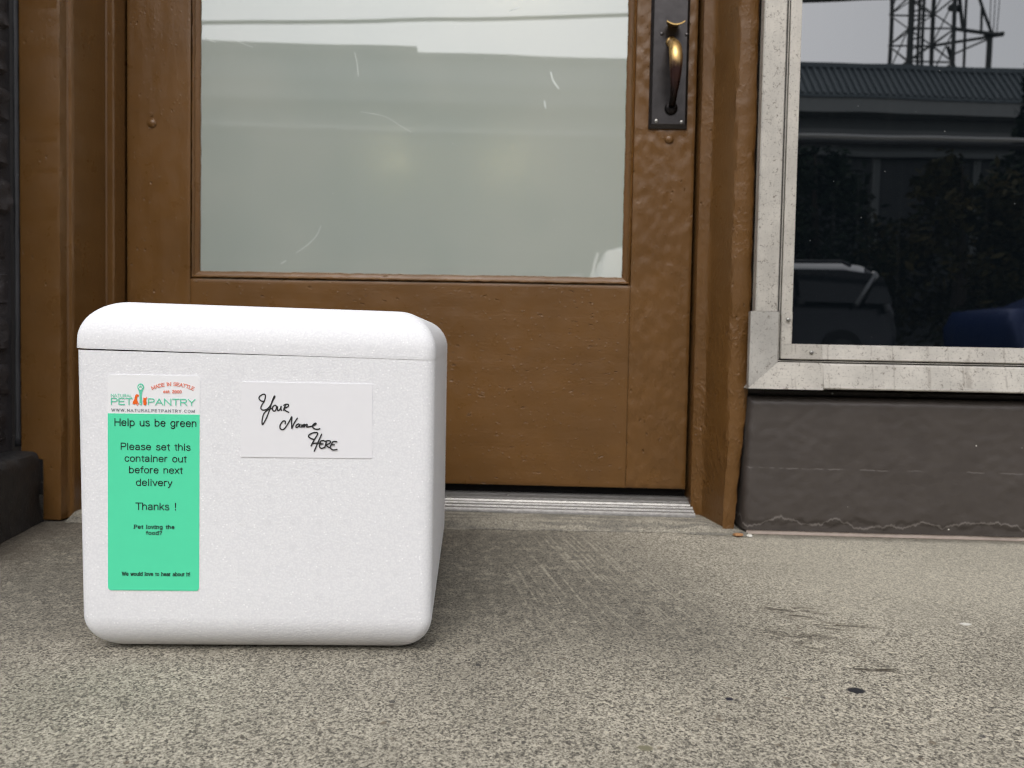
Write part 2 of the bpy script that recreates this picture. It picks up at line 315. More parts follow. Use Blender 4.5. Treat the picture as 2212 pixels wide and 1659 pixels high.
# ------------------------------------------------------------------ mesh helpers
def tag(o, label=None, cat=None, group=None, kind=None):
    if label: o['label'] = label
    if cat: o['category'] = cat
    if group: o['group'] = group
    if kind: o['kind'] = kind
    return o
def empty(name, loc, label, cat, group=None, rz=0):
    o = bpy.data.objects.new(name, None); COL.objects.link(o); o.location = loc; o.rotation_euler = (0, 0, rz); o.empty_display_size = 0.05
    return tag(o, label, cat, group)
class MB:
    def __init__(s): s.bm = bmesh.new()
    def v(s, *p): return s.bm.verts.new(p)
    def face(s, vs):
        try: return s.bm.faces.new(vs)
        except ValueError: return None
    def box(s, a, b, bev=0.0, seg=2):
        r = bmesh.ops.create_cube(s.bm, size=1.0); c = [(a[i]+b[i])/2 for i in range(3)]; d = [abs(b[i]-a[i]) for i in range(3)]
        for q in r['verts']: q.co = Vector((q.co[i]*d[i]+c[i] for i in range(3)))
        if bev:
            es = list({e for q in r['verts'] for e in q.link_edges})
            bmesh.ops.bevel(s.bm, geom=es, offset=bev, segments=seg, profile=0.6, affect='EDGES')
        return s
    def loops(s, Ls, cap0=True, cap1=True, closed=True):
        """skin a list of equally long point loops"""
        V = [[s.v(*p) for p in L] for L in Ls]; n = len(V[0])
        for A, B in zip(V, V[1:]):
            for i in range(n if closed else n-1):
                j = (i+1) % n; s.face([A[i], A[j], B[j], B[i]])
        if cap0 and closed: s.face(V[0][::-1])
        if cap1 and closed: s.face(V[-1])
        return s
    def tube(s, pts, rad, n=8, cap=True):
        pts = [Vector(p) for p in pts]; Ls = []; up = None
        for i, p in enumerate(pts):
            t = (pts[min(i+1, len(pts)-1)]-pts[max(i-1, 0)]).normalized()
            if up is None: up = Vector((0, 0, 1)) if abs(t.z) < 0.9 else Vector((1, 0, 0))
            a = t.cross(up).normalized(); b = a.cross(t).normalized(); up = b
            r = rad[i] if isinstance(rad, (list, tuple)) else rad
            ra, rb = r if isinstance(r, tuple) else (r, r)
            Ls.append([p+a*ra*math.cos(2*math.pi*k/n)+b*rb*math.sin(2*math.pi*k/n) for k in range(n)])
        return s.loops(Ls, cap, cap)
    def sphere(s, c, r, sx=1, sy=1, sz=1, seg=16):
        q = bmesh.ops.create_uvsphere(s.bm, u_segments=seg, v_segments=max(6, seg//2), radius=r)
        for v in q['verts']: v.co = Vector((v.co.x*sx+c[0], v.co.y*sy+c[1], v.co.z*sz+c[2]))
        return s
    def build(s, name, mat, parent=None, smooth=None, loc=None):
        bmesh.ops.recalc_face_normals(s.bm, faces=s.bm.faces)
        me = bpy.data.meshes.new(name); s.bm.to_mesh(me); s.bm.free()
        me.materials.append(mat)
        if smooth is not None:
            me.shade_smooth()
            if smooth < 180: me.set_sharp_from_angle(angle=R(smooth))
        o = bpy.data.objects.new(name, me); COL.objects.link(o)
        if parent: o.parent = parent
        if loc: o.location = loc
        return o
def struct(o, label=None): return tag(o, label, None, None, 'structure')
def prof_z(mb, prof, z0, z1, n=120, jit=0.0006, freq=18, seed=0, zfun=None, close=True):
    """extrude an XY profile upwards, with hand-painted waviness"""
    Ls = []
    for i in range(n+1):
        z = z0+(z1-z0)*i/n; L = []
        for j, (x, y) in enumerate(prof):
            f = jit[j] if isinstance(jit, (list, tuple)) else jit
            q = noise.noise_vector(Vector((seed+j*3.1, z*freq, 0.0)))+0.5*noise.noise_vector(Vector((seed+j*3.1, z*freq*3.7, 5.0)))
            p = [x+q.x*f, y+q.y*f, z]
            if zfun: p = zfun(j, p)
            L.append(p)
        Ls.append(L)
    return mb.loops(Ls)
def grid_xz(mb, x0, x1, z0, z1, y0, y1, nx, nz, amp, fx, fz, seed=0, r=0.0008):
    """board with a slightly uneven front (y0) and eased edges; y1 is its back"""
    F = []
    for j in range(nz+1):
        row = []
        for i in range(nx+1):
            x = x0+(x1-x0)*i/nx; z = z0+(z1-z0)*j/nz
            d = noise.noise(Vector((x*fx+seed, seed*1.7, z*fz)))*amp
            e = min(x-x0, x1-x, z-z0, z1-z); y = y0+d+(r*(1-e/r)**2 if e < r else 0)
            row.append(mb.v(x, y, z))
        F.append(row)
    for j in range(nz):
        for i in range(nx): mb.face([F[j][i], F[j][i+1], F[j+1][i+1], F[j+1][i]])
    b = [mb.v(x0, y1, z0), mb.v(x1, y1, z0), mb.v(x1, y1, z1), mb.v(x0, y1, z1)]
    mb.face([b[0], b[3], b[2], b[1]])
    mb.face(F[0][::-1]+[b[0], b[1]]); mb.face(F[nz]+[b[2], b[3]])
    mb.face([F[j][0] for j in range(nz+1)]+[b[3], b[0]]); mb.face([F[j][nx] for j in range(nz, -1, -1)]+[b[1], b[2]])
    return mb
def spaced(x0, x1, n, r=0.002):
    return [x0]+[x0+r]+[x0+(x1-x0)*i/n for i in range(1, n)]+[x1-r, x1]

# ------------------------------------------------------------------ ground, street
g = MB()
def ground_sheet():
    xs = [-1.3, -0.3, 0.5, 12]; V = []
    g.box((-14, -4.0, -0.14), (14, 1.30, 0.0))
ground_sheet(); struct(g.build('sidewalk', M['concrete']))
gr = MB(); gr.loops([[(-400, -500, -0.13), (400, -500, -0.13), (400, 120, -0.13), (-400, 120, -0.13)]], True, False)
struct(gr.build('road', M['asphalt']))
kb = MB(); kb.box((-14, -4.16, -0.135), (14, -4.003, -0.004), 0.012); struct(kb.build('kerb', M['step']))
# doorstep: thin raised lip of smoother cement under the threshold, flaring to a patch at the right jamb
ds = MB(); top, low, bk = [], [], []
N = 90
for i in range(N+1):
    x = -0.70+(1.02)*i/N
    yf = 1.150+0.04*(x+0.1)+noise.noise(Vector((x*22, 3, 0)))*0.006
    if x > 0.20: yf = max(1.146, yf-0.6*(x-0.20)*0.25)
    rise = 0.0115 if x < 0.26 else 0.0115-0.008*min(1, (x-0.26)/0.05)
    low.append((x, yf-0.012, 0.0006)); top.append((x, yf+0.014+0.004*noise.noise(Vector((x*30, 8, 0))), rise)); bk.append((x, 1.30, rise+0.0005))
ds.loops([low, top, bk], False, False, closed=False); struct(ds.build('doorstep', M['step'], smooth=60))

# ------------------------------------------------------------------ left flank wall
lw = empty('brick_wall', (-0.80, 0.6, 0), 'black painted brick flank wall at the far left edge, above the black block', 'wall')
bw = MB(); random.seed(3)
zc = 0.118; row = 0
bw.box((-1.05, 0.86, 0.10), (-0.7825, 1.118, 4.5))
while zc < 1.02:
    hgt = 0.056; y = 1.118-(0.0 if row % 2 else 0.075)
    yy = 1.1175
    first = True
    while yy > 0.87:
        ln = (0.10 if (row % 2 and first) else 0.195); first = False
        y0 = max(0.862, yy-ln)
        dx = random.uniform(-0.003, 0.004); a = len(bw.bm.verts)
        r = bmesh.ops.create_grid(bw.bm, x_segments=14, y_segments=7, size=0.5)
        for q in r['verts']:
            u, v_ = q.co.x+0.5, q.co.y+0.5
            e = min(u, 1-u, (v_)*0.35, (1-v_)*0.35)
            lift = min(1, e/0.045)**0.5*0.007 if e > 0 else -0.004
            yy_ = y0+(yy-y0-0.004)*u; zz = zc+hgt*v_
            lift += 0.006*noise.noise(Vector((yy_*45, zz*60, row)))*(1 if e > 0.02 else 0.3)
            q.co = Vector((-0.7845+lift+dx, yy_, zz+0.003*noise.noise(Vector((yy_*20, row*3, 1)))))
        yy = y0-0.002
    zc += 0.0665; row += 1
bw.build('brickwork', M['brick'], lw, smooth=50, loc=(0.80, -0.6, 0))
cb = MB(); pts = []
prof_z(cb, [(-0.7750+0.0040*math.cos(t), 1.1215+0.0055*math.sin(t)) for t in [2*math.pi*i/10 for i in range(10)]], 0.112, 2.4, 160, 0.0012, 24, 5)
cb.build('sealant_bead', M['caulk'], lw, smooth=180, loc=(0.80, -0.6, 0))
bl = MB(); Ls = []
for i in range(25):
    t = i/24; y = 1.117-0.26*t; xf = -0.7385+(1.117-y)*0.19
    xf = min(xf, -0.69)
    nz = 10; L = [(-1.0, y, 0.0)]
    for j in range(nz+1):
        z = 0.102*j/nz; L.append((xf+0.003*noise.noise(Vector((y*30, z*40, 2)))-(0.004*((z-0.092)/0.010)**2 if z > 0.092 else 0)+(0.004*(1-z/0.02) if z < 0.02 else 0), y, z+0.0008))
    L.append((xf-0.012, y, 0.1055+0.003*noise.noise(Vector((y*25, 7, 2))))); L.append((-1.0, y, 0.108))
    Ls.append(L)
bl.loops(Ls); o = bl.build('wall_plinth', M['block'], smooth=50)
tag(o, 'black painted stone block at the foot of the brick wall, lower left corner', 'plinth')

# ------------------------------------------------------------------ door frame
df = empty('door_frame', (-0.2, 1.2, 0), 'brown painted wooden door casing framing the glazed door on both sides', 'door frame')
DL = (0.2, -1.2, 0)
lp = [(-0.771, 1.150), (-0.771, 1.1215), (-0.7685, 1.1195), (-0.7125, 1.1195), (-0.7095, 1.1205), (-0.7085, 1.124), (-0.7075, 1.1335), (-0.7055, 1.136), (-0.7020, 1.1365), (-0.7005, 1.139), (-0.7000, 1.142),
      (-0.7000, 1.2235), (-0.6980, 1.2255), (-0.6895, 1.2255), (-0.6875, 1.2275), (-0.6870, 1.231), (-0.6870, 1.258), (-0.6900, 1.258), (-0.6900, 1.300), (-0.771, 1.300)]
def lz(j, p):           # casing is cut round the black block at its foot
    if p[2] < 0.099 and j in (0, 1, 2, 19): p[0] = -0.7375+(0.002 if j == 2 else 0)
    return p
jit = [0.0004]*len(lp); jit[4] = jit[5] = 0.0012; jit[9] = jit[10] = 0.0007; jit[13] = jit[14] = 0.0008
mb = MB(); prof_z(mb, lp, 0.003, 2.12, 330, jit, 30, 1, lz); mb.build('left_casing', M['casing'], df, smooth=24, loc=DL)
rp = [(0.2505, 1.300), (0.2500, 1.258), (0.2490, 1.240), (0.2500, 1.2345), (0.2535, 1.232), (0.2610, 1.2290), (0.2660, 1.2255), (0.2685, 1.2205), (0.2700, 1.216),
      (0.2805, 1.1830), (0.2825, 1.1785), (0.2850, 1.1715), (0.2875, 1.1665), (0.2905, 1.1640), (0.3000, 1.1630), (0.3110, 1.1640), (0.3165, 1.1665), (0.3185, 1.172), (0.3185, 1.300)]
def rz(j, p):           # the outer edge has rotted away towards the ground
    if j >= 13 and p[2] < 0.20:
        f = (0.20-p[2])/0.20; p[0] -= 0.0165*f*min(1, (j-12)/3)
    return p
jit = [0.0006]*len(rp)
for q in (4, 5, 6, 7): jit[q] = 0.0012
for q in (12, 13, 14, 15, 16, 17): jit[q] = 0.0020
mb = MB(); prof_z(mb, rp, 0.003, 2.12, 330, jit, 34, 11, rz); mb.build('right_casing', M['casing_rough'], df, smooth=28, loc=DL)
mb = MB(); mb.box((-0.771, 1.13, 2.121), (0.3185, 1.30, 2.25), 0.004); mb.build('head_casing', M['casing'], df, loc=DL)

# ------------------------------------------------------------------ threshold
th = MB(); pr = [(1.2045, 0.012)]
y = 1.206; z = 0.0150
pr += [(1.2050, 0.0145)]
for y0, z0 in ((1.2070, 0.0160), (1.2170, 0.0188), (1.2270, 0.0216), (1.2370, 0.0242)):
    pr += [(y0, z0), (y0+0.0016, z0+0.0018), (y0+0.0058, z0+0.0024), (y0+0.0066, z0-0.0018), (y0+0.0088, z0-0.0014)]
pr += [(1.2470, 0.0282), (1.2610, 0.0300), (1.2616, 0.0288), (1.2628, 0.0288)]
pr += [(1.2630, 0.0305), (1.2790, 0.0310), (1.2800, 0.012)]
def skew(x): return 0.035*(x-0.05)*0
Ls = []
for i in range(61):
    x = -0.6865+(0.9385)*i/60
    Ls.append([(x, a, b) for a, b in pr])
th.loops(Ls)
tt = empty('door_threshold', (-0.2, 1.24, 0.012), 'ridged grey aluminium threshold strip under the brown door', 'threshold')
th.build('ridged_plate', M['thr'], tt, smooth=25, loc=(0.2, -1.24, -0.012))
for x in (-0.044, 0.158, -0.25, -0.46):
    s = MB(); s.sphere((x+0.2, 1.258-1.24, 0.0298-0.012), 0.0042, 1, 1, 0.35, 12); s.build('screw', M['screw'], tt, smooth=180)
dk = MB(); dk.box((-0.6865, 1.2815, 0.0125), (0.2485, 1.34, 0.0515)); dk.build('door_gap_dark', M['dark'], tt, loc=(0.2, -1.24, -0.012))  # near-black block standing in for the dark gap under the door

# ------------------------------------------------------------------ door
do = empty('glazed_door', (-0.22, 1.26, 0.046), 'brown painted wooden door with a large frosted glass pane and black handle', 'door')
OL = (0.22, -1.26, -0.046)
YF = 1.260; YB = 1.304
GX0, GX1, GZ0, GZ1 = -0.5785, 0.1485, 0.3765, 1.86
mb = MB(); grid_xz(mb, -0.6845, GX0, 0.046, 2.03, YF, YB, 34, 560, 0.0007, 60, 14, 3); mb.build('left_stile', M['stile'], do, smooth=40, loc=OL)
mb = MB(); grid_xz(mb, GX1, 0.2458, 0.046, 2.03, YF+0.0006, YB, 34, 620, 0.0013, 90, 60, 9, 0.0012); mb.build('right_stile', M['stile_rough'], do, smooth=40, loc=OL)
mb = MB(); grid_xz(mb, GX0+0.0006, GX1-0.0007, 0.046, GZ0, YF, YB, 260, 110, 0.0006, 12, 50, 5); mb.build('bottom_rail', M['rail'], do, smooth=40, loc=OL)
mb = MB(); mb.box((GX0+0.0006, YF, GZ1), (GX1-0.0007, YB, 2.03), 0.002); mb.build('top_rail', M['rail'], do, loc=OL)
# glazing bead: four thin strips with a ragged painted edge, a dark crack left round them
def bead(x0, x1, z0, z1, w, horiz):
    mb = MB(); n = 240; Ls = []
    L_ = (x1-x0) if horiz else (z1-z0)
    cs = [(0.0022, 0.010), (0.0026, 0.0005), (0.0040, -0.0012), (w*0.45, 0.0008), (w*0.5, 0.0035), (w*0.86, 0.0055), (w, 0.0075), (w+0.0002, 0.013)]
    for i in range(n+1):
        t = i/n; L = []
        for q, (a, d) in enumerate(cs):
            wob = noise.noise(Vector((t*L_*60, q*2.2, x0*9+z0)))*0.0011+noise.noise(Vector((t*L_*210, q*1.2, z0)))*0.0005
            a2 = a+wob
            if horiz:
                inset = a2 if horiz > 0 else -a2
                L.append((x0+t*(x1-x0), YF+d+wob*0.6, (z0 if horiz > 0 else z1)+inset))
            else: L.append((a2, YF+d+wob*0.6, z0+t*(z1-z0)))
        Ls.append(L)
    mb.loops(Ls); return mb
W_ = 0.0135
b_ = empty('glazing_bead', (0, 0, 0), None, None); b_.parent = do; b_.name = 'glazing_bead'
def fix(mb, name, sx=1, ox=0):
    for v in mb.bm.verts: v.co.x = v.co.x*sx+ox
    return mb
bpy.data.objects.remove(b_)
mb = bead(GX0+0.003, GX1-0.003, GZ0, 0, W_, 1); mb.build('glazing_bead', M['rail'], do, smooth=40, loc=OL)
mb = fix(bead(0, 0, GZ0+0.003, GZ1, W_, 0), '', 1, GX0); mb.build('glazing_bead', M['stile'], do, smooth=40, loc=OL)
mb = fix(bead(0.7, 0, GZ0+0.003, GZ1, W_, 0), '', -1, GX1); mb.build('glazing_bead', M['stile_rough'], do, smooth=40, loc=OL)
mb = MB(); mb.box((GX0-0.004, YF+0.0145, GZ0-0.004), (GX1+0.004, YF+0.022, GZ1+0.004)); mb.build('rebate', M['dark'], do, loc=OL) if False else mb.bm.free()
mb = MB(); mb.box((GX0+0.004, YF+0.0095, GZ0+0.004), (GX1-0.004, YF+0.0125, GZ1-0.004)); pane = mb.build('glass_pane', M['film'], do, loc=OL)
# scratches and tape marks on the pane
def ribbon(pts, wd, y, mbx=None, n=6, endw=0.25):
    mb = mbx or MB(); P = [Vector((p[0], 0, p[1])) for p in pts]; out = []
    for i in range(len(P)-1):
        p0, p1, p2, p3 = P[max(i-1, 0)], P[i], P[i+1], P[min(i+2, len(P)-1)]
        for s_ in range(n):
            t = s_/n; out.append(0.5*((2*p1)+(p2-p0)*t+(2*p0-5*p1+4*p2-p3)*t*t+(3*p1-p0-3*p2+p3)*t**3))
    out.append(P[-1]); A, B = [], []
    for i, p in enumerate(out):
        t = (out[min(i+1, len(out)-1)]-out[max(i-1, 0)]); t = t.normalized() if t.length > 1e-9 else Vector((1, 0, 0))
        nrm = Vector((-t.z, 0, t.x)); k_ = wd*(0.5 if 0 < i < len(out)-1 else endw)
        A.append(mb.v(p.x+nrm.x*k_, y, p.z+nrm.z*k_)); B.append(mb.v(p.x-nrm.x*k_, y, p.z-nrm.z*k_))
    for i in range(len(out)-1): mb.face([A[i], A[i+1], B[i+1], B[i]])
    return mb
yg = YF+0.0093
for pts, wd in (([(-0.405, 0.422), (-0.385, 0.436), (-0.37, 0.452), (-0.363, 0.468)], 0.0012), ([(-0.30, 0.655), (-0.26, 0.648), (-0.235, 0.634), (-0.214, 0.622)], 0.0010),
                ([(-0.558, 0.775), (-0.548, 0.768), (-0.540, 0.766)], 0.0016), ([(-0.505, 0.768), (-0.49, 0.762), (-0.478, 0.758)], 0.0013), ([(-0.310, 0.752), (-0.306, 0.735), (-0.303, 0.712)], 0.0012),
                ([(0.012, 0.722), (0.016, 0.708), (0.026, 0.694)], 0.003), ([(0.002, 0.676), (0.005, 0.662)], 0.003), ([(-0.06, 0.818), (-0.04, 0.826)], 0.0012), ([(-0.43, 0.404), (-0.42, 0.41)], 0.002)):
    ribbon(pts, wd, yg).build('scratch', M['scratch'], pane).location = (0, 0, 0)
for x, z in ((-0.5415+0.004, 0.0),): pass
# plugs
def plug(x, z, r, mat):
    mb = MB(); mb.sphere((x, YF+0.0005, z), r, 1, 0.55, 1, 20); return mb.build('plug', mat, do, smooth=180, loc=OL)
plug(0.2045, 0.6125, 0.0072, M['stile']); plug(-0.6425, 0.6300, 0.0078, M['stile'])
mb = MB(); mb.box((-0.6465, YF-0.0009, 0.641), (-0.6405, YF+0.004, 0.648), 0.001); mb.box((-0.6505, YF-0.0006, 0.6195), (-0.6435, YF+0.004, 0.6235), 0.0015); mb.build('patch', M['stile'], do, loc=OL)
# handle
hd = MB(); X0, X1, Z0, Z1 = 0.1705, 0.2320, 0.6290, 0.985
def rect(x0, x1, z0, z1, y): return [(x0, y, z0), (x1, y, z0), (x1, y, z1), (x0, y, z1)]
hd.loops([rect(X0, X1, Z0, Z1, YF+0.002), rect(X0, X1, Z0, Z1, YF-0.002), rect(X0+0.0045, X1-0.0045, Z0+0.0065, Z1-0.0065, YF-0.0065)])
hnd = hd.build('handle', M['plate'], do, loc=OL)
gp = MB(); pts, rad = [], []
for i in range(25):
    t = i/24; zz = 0.7640-0.1040*t; out = math.sin(math.pi*min(1, max(0, t)))**0.62*0.042
    pts.append((0.2030+0.0022*t, YF-0.006-out, zz+0.012*(1-t)*math.sin(math.pi*t)))
    ww = 0.0056+0.0048*math.sin(math.pi*min(1, (t+0.06)*1.10))**1.0 if t < 0.84 else 0.0056
    rad.append((ww, ww*0.72))
gp.tube(pts, rad, 16); gp.sphere((0.2052, YF-0.008, 0.6600), 0.0105, 1, 0.5, 1, 16); gp.sphere((0.2028, YF-0.008, 0.7640), 0.0090, 1, 0.5, 1, 16)
gp.build('grip', M['grip'], hnd, smooth=180)
tl = MB(); Ls = []
for i in range(9):
    a = i/8; yy_ = YF-0.004-0.030*a; hw = 0.0065+0.0075*math.sin(min(1, a*1.1)*math.pi/2); drop = 0.004*a*a
    Ls.append([(0.2050+hw*q, yy_, 0.7905-drop-0.0050*(1-q*q)*a+0.001*k2) for k2, qs in ((1, (-1, -0.6, -0.2, 0.2, 0.6, 1)), (-1, (1, 0.6, 0.2, -0.2, -0.6, -1))) for q in qs])
tl.loops(Ls); tl.build('thumb_latch', M['grip'], hnd, smooth=60)
for x, z in ((0.1875, 0.7775), (0.2275-0.0005, 0.7765), (0.1823, 0.6400), (0.2225, 0.6385)):
    s = MB(); s.sphere((x, YF-0.0062, z), 0.0034, 1, 0.4, 1, 12); s.build('screw', M['screw'] if z < 0.7 else M['plate'], hnd, smooth=180)

# ------------------------------------------------------------------ shop window
wn = empty('shop_window', (0.9, 1.15, 0.22), 'dark shop window in a pitted pale aluminium frame, reflecting roof and street', 'window')
WL = (-0.9, -1.15, -0.22)
XR = 2.10; ZT = 2.02
def bar(pts3, name, mat):
    mb = MB(); mb.loops(pts3); return mb.build(name, mat, wn, loc=WL)
# outer strips: left upright, sloping sill, top, right
bar([[(0.3180, 1.160, 0.334), (0.3180, 1.1440, 0.334), (0.3200, 1.1425, 0.334), (0.3490, 1.1425, 0.334), (0.3505, 1.1440, 0.334), (0.3505, 1.172, 0.334)], [(0.3180, 1.160, ZT), (0.3180, 1.1440, ZT), (0.3200, 1.1425, ZT), (0.3490, 1.1425, ZT), (0.3505, 1.1440, ZT), (0.3505, 1.172, ZT)]], 'outer_jamb', M['alz'])
sp = [(1.165, 0.2218), (1.1345, 0.2218), (1.1335, 0.2236), (1.1340, 0.2260), (1.1400, 0.2570), (1.1420, 0.2590), (1.165, 0.2592)]
bar([[(0.4175, a, b) for a, b in sp], [(XR+0.05, a, b) for a, b in sp]], 'sill', M['alx'])
# corner cover: a mitred pair of plates lapped over the joint
mb = MB(); e = 0.0012
def lap(x, y, z): return (x, y-e, z)
up0 = [(0.3095, 1.148, 0.2206), (0.3095, 1.1362, 0.2206), (0.3512, 1.1398, 0.2600), (0.3512, 1.172, 0.2600)]
up1 = [(0.3095, 1.148, 0.3335), (0.3095, 1.1362, 0.3335), (0.3512, 1.1398, 0.3335), (0.3512, 1.172, 0.3335)]
mb.loops([up0, up1]); mb.build('corner_cover', M['alg'], wn, loc=WL)
mb = MB(); cs0 = [(0.3092, 1.170, 0.2204), (0.3092, 1.1342, 0.2205), (0.3515, 1.1398, 0.2598), (0.3515, 1.170, 0.2598)]
cs1 = [(0.4172, 1.170, 0.2204), (0.4172, 1.1342, 0.2205), (0.4172, 1.1398, 0.2598), (0.4172, 1.170, 0.2598)]
mb.loops([cs0, cs1]); mb.build('corner_cover', M['alx'], wn, loc=WL)
# dark groove then inner strips
mb = MB(); mb.box((0.3506, 1.1490, 0.2594), (0.3560, 1.175, ZT)); mb.box((0.3561, 1.1490, 0.2594), (XR, 1.175, 0.2640)); mb.build('gasket', plain('grey_gasket', (0.09, 0.085, 0.08), 0.5, 0.3), wn, loc=WL)
mb = MB(); mb.box((0.3535, 1.1455, 0.2610), (0.3545, 1.1489, ZT)); mb.box((0.3546, 1.1455, 0.2612), (XR, 1.1489, 0.2622)); mb.build('groove_lip', M['alx'], wn, loc=WL)
mb = MB(); mb.box((0.3562, 1.1445, 0.2645), (0.3725, 1.178, ZT), 0.0014); mb.build('inner_jamb', M['alz'], wn, loc=WL)
sp = [(1.178, 0.2643), (1.1440, 0.2643), (1.1430, 0.2655), (1.1462, 0.2855), (1.1480, 0.2868), (1.178, 0.2868)]
bar([[(0.3727, a, b) for a, b in sp], [(XR, a, b) for a, b in sp]], 'inner_sill', M['alx'])
mb = MB(); mb.box((0.3570, 1.1418, 0.2652), (0.4165, 1.1429, 0.2862)); mb.box((0.3570, 1.1433, 0.2866), (0.3722, 1.1444, 0.333)); mb.build('corner_cover', M['alx'], wn, loc=WL)
for x, z in ((0.3660, 0.322), (0.4010, 0.2745)):
    s = MB(); s.sphere((x, 1.1415, z), 0.0032, 1, 0.45, 1, 12); s.build('screw', M['screw'], wn, smooth=180, loc=WL)
mb = MB(); mb.box((0.318, 1.1425, ZT+0.001), (XR+0.05, 1.178, ZT+0.05)); mb.box((XR+0.001, 1.1425, 0.26), (XR+0.05, 1.178, ZT)); mb.build('outer_head', M['alz'], wn, loc=WL)
mb = MB(); mb.box((0.3715, 1.1600, 0.2855), (XR+0.001, 1.1660, ZT+0.001)); mb.build('glass_pane', M['glass'], wn, loc=WL)

# ------------------------------------------------------------------ wall under the window
bs = MB(); nx, nz = 260, 60; F = []
xL = lambda z: 0.3128+0.0035*min(1, max(0, (z-0.08)/0.12))+0.0012*noise.noise(Vector((z*60, 4, 1)))
for j in range(nz+1):
    row = []; z = 0.0075+0.2005*j/nz
    for i in range(nx+1):
        x0 = xL(z); x = x0+(1.15-x0)*i/nx; ex = (x-x0); ez = 0.2080-z
        y = 1.152+0.0012*noise.noise(Vector((x*14, 1, z*18)))+(0.007*(1-ex/0.007)**2 if ex < 0.007 else 0)+(0.012*(1-ez/0.010)**2 if ez < 0.010 else 0)
        y += 0.0008*noise.noise(Vector((x*70, 1, z*90)))
        # old paint has let go along the foot of the wall
        ed = 0.0215+0.011*noise.noise(Vector((x*26, 2, 0)))+0.006*noise.noise(Vector((x*80, 2, 0)))
        if z < ed: y += 0.0022
        row.append(bs.v(x, y, z))
    F.append(row)
for j in range(nz):
    for i in range(nx): bs.face([F[j][i], F[j][i+1], F[j+1][i+1], F[j+1][i]])
b = [bs.v(0.3125, 1.30, 0.0075), bs.v(1.15, 1.30, 0.0075), bs.v(1.15, 1.30, 0.2080), bs.v(0.3125, 1.30, 0.2080)]
bs.face([b[0], b[3], b[2], b[1]]); bs.face(F[0][::-1]+[b[0], b[1]]); bs.face(F[nz]+[b[2], b[3]]); bs.face([F[j][0] for j in range(nz+1)]+[b[3], b[0]]); bs.face([F[j][nx] for j in range(nz, -1, -1)]+[b[1], b[2]])
bwl = bs.build('base_wall', M['base'], smooth=50)
tag(bwl, 'dark taupe painted low wall under the shop window, flaking along its foot', 'wall')
mb = MB(); mb.box((0.3185, 1.156, 0.0003), (1.15, 1.29, 0.0072), 0.001); mb.build('mortar_bed', plain('pink_mortar', (0.44, 0.37, 0.32), 0.85, 0, 0.3, 60), bwl)
up = MB(); up.box((-3.0, 1.16, 2.26), (8, 1.45, 5.0)); up.box((2.16, 1.16, 0.0005), (8, 1.45, 2.255)); up.box((1.1505, 1.16, 0.0005), (2.155, 1.45, 0.214)); up.box((-3.0, 1.305, 0.0005), (-0.775, 1.45, 2.255)); up.box((0.3195, 1.185, 0.209), (0.345, 1.45, 2.255)); up.box((0.346, 1.185, 0.209), (1.15, 1.45, 0.2150))
tag(up.build('storefront_wall', M['base']), 'dark taupe painted masonry of the shop front round the door and window', 'wall')
rm = MB()
for a, b_ in (((-0.9, 4.0, -0.2), (8, 4.1, 5)), ((-1.0, 1.46, -0.2), (-0.9, 4.1, 5)), ((8.0, 1.46, -0.2), (8.1, 4.1, 5)), ((-1, 1.46, 3.0), (8.1, 4.1, 3.1)), ((-1, 1.31, -0.2), (8.1, 4.1, 0.005))): rm.box(a, b_)
struct(rm.build('shop_interior', M['room']))
M['bulb'] = glow('warm_lamp', (1.0, 0.80, 0.46), 190.0)
for i, (x, z, lab) in enumerate(((-0.2415, 0.578, 'warm lamp glowing behind the frosted door glass, leftmost of the two lower glows'), (-0.060, 0.578, 'warm lamp glowing behind the frosted door glass, rightmost of the two lower glows'), (-0.035, 0.86, 'warm lamp glowing high behind the upper right of the door glass'))):
    lp_ = empty('lamp', (x, 1.328, z), lab, 'lamp', 'lamps glowing behind the frosted glass')
    s = MB(); s.sphere((0, 0, 0), 0.010, 1, 1, 1.5, 12); s.build('bulb', M['bulb'], lp_, smooth=180)
    s = MB(); s.tube([(0, 0.004, 0.014), (0, 0.10, 0.014), (0, 0.10, 2.4-z)], 0.004, 6); s.build('stem', M['plate'], lp_)

# ------------------------------------------------------------------ foam cooler
BW, BD = 0.3085, 0.375
cl = empty('foam_cooler', (-0.3980, 0.6538, 0.0), 'white foam cooler box with rounded lid, green label and name card, on the concrete', 'cooler box', None, math.atan2(0.0205, 0.3078))
def rrect(x0, x1, y0, y1, r, n=6):
    out = []
    for cx, cy, a0 in ((x1-r, y0+r, -90), (x1-r, y1-r, 0), (x0+r, y1-r, 90), (x0+r, y0+r, 180)):
        for i in range(n+1):
            a = R(a0+90*i/n); out.append((cx+r*math.cos(a), cy+r*math.sin(a)))
    return out
def foam_body():
    mb = MB(); Ls = []; r = 0.034; H = 0.2655; rv = 0.011
    zs = [r*(1-math.cos(R(90*i/12))) for i in range(13)]
    prof = [(z, r-math.sqrt(max(0, r*r-(r-z)**2))) for z in zs]
    prof = [(0.0, r*0.98)]+prof[1:]+[(0.034+(H-0.034)*i/10, 0.0) for i in range(1, 11)]
    for z, ins in prof:
        dr = 0.0048*(1-z/H); x0 = dr+ins-0.0045; x1 = BW-ins; y0 = ins*0.9; y1 = BD-0.004*(1-z/H)-ins
        tilt = lambda x: 0.0034*(1-x/BW)*(z/H)
        Ls.append([(x-(0.0085*(y/BD)*max(0, x/BW)), y, z+tilt(x)) for x, y in rrect(x0, x1, y0, y1, max(rv, 0.002) if ins < 0.02 else rv)])
    mb.loops(Ls); return mb
foam_body().build('box_body', M['foam'], cl, smooth=50)
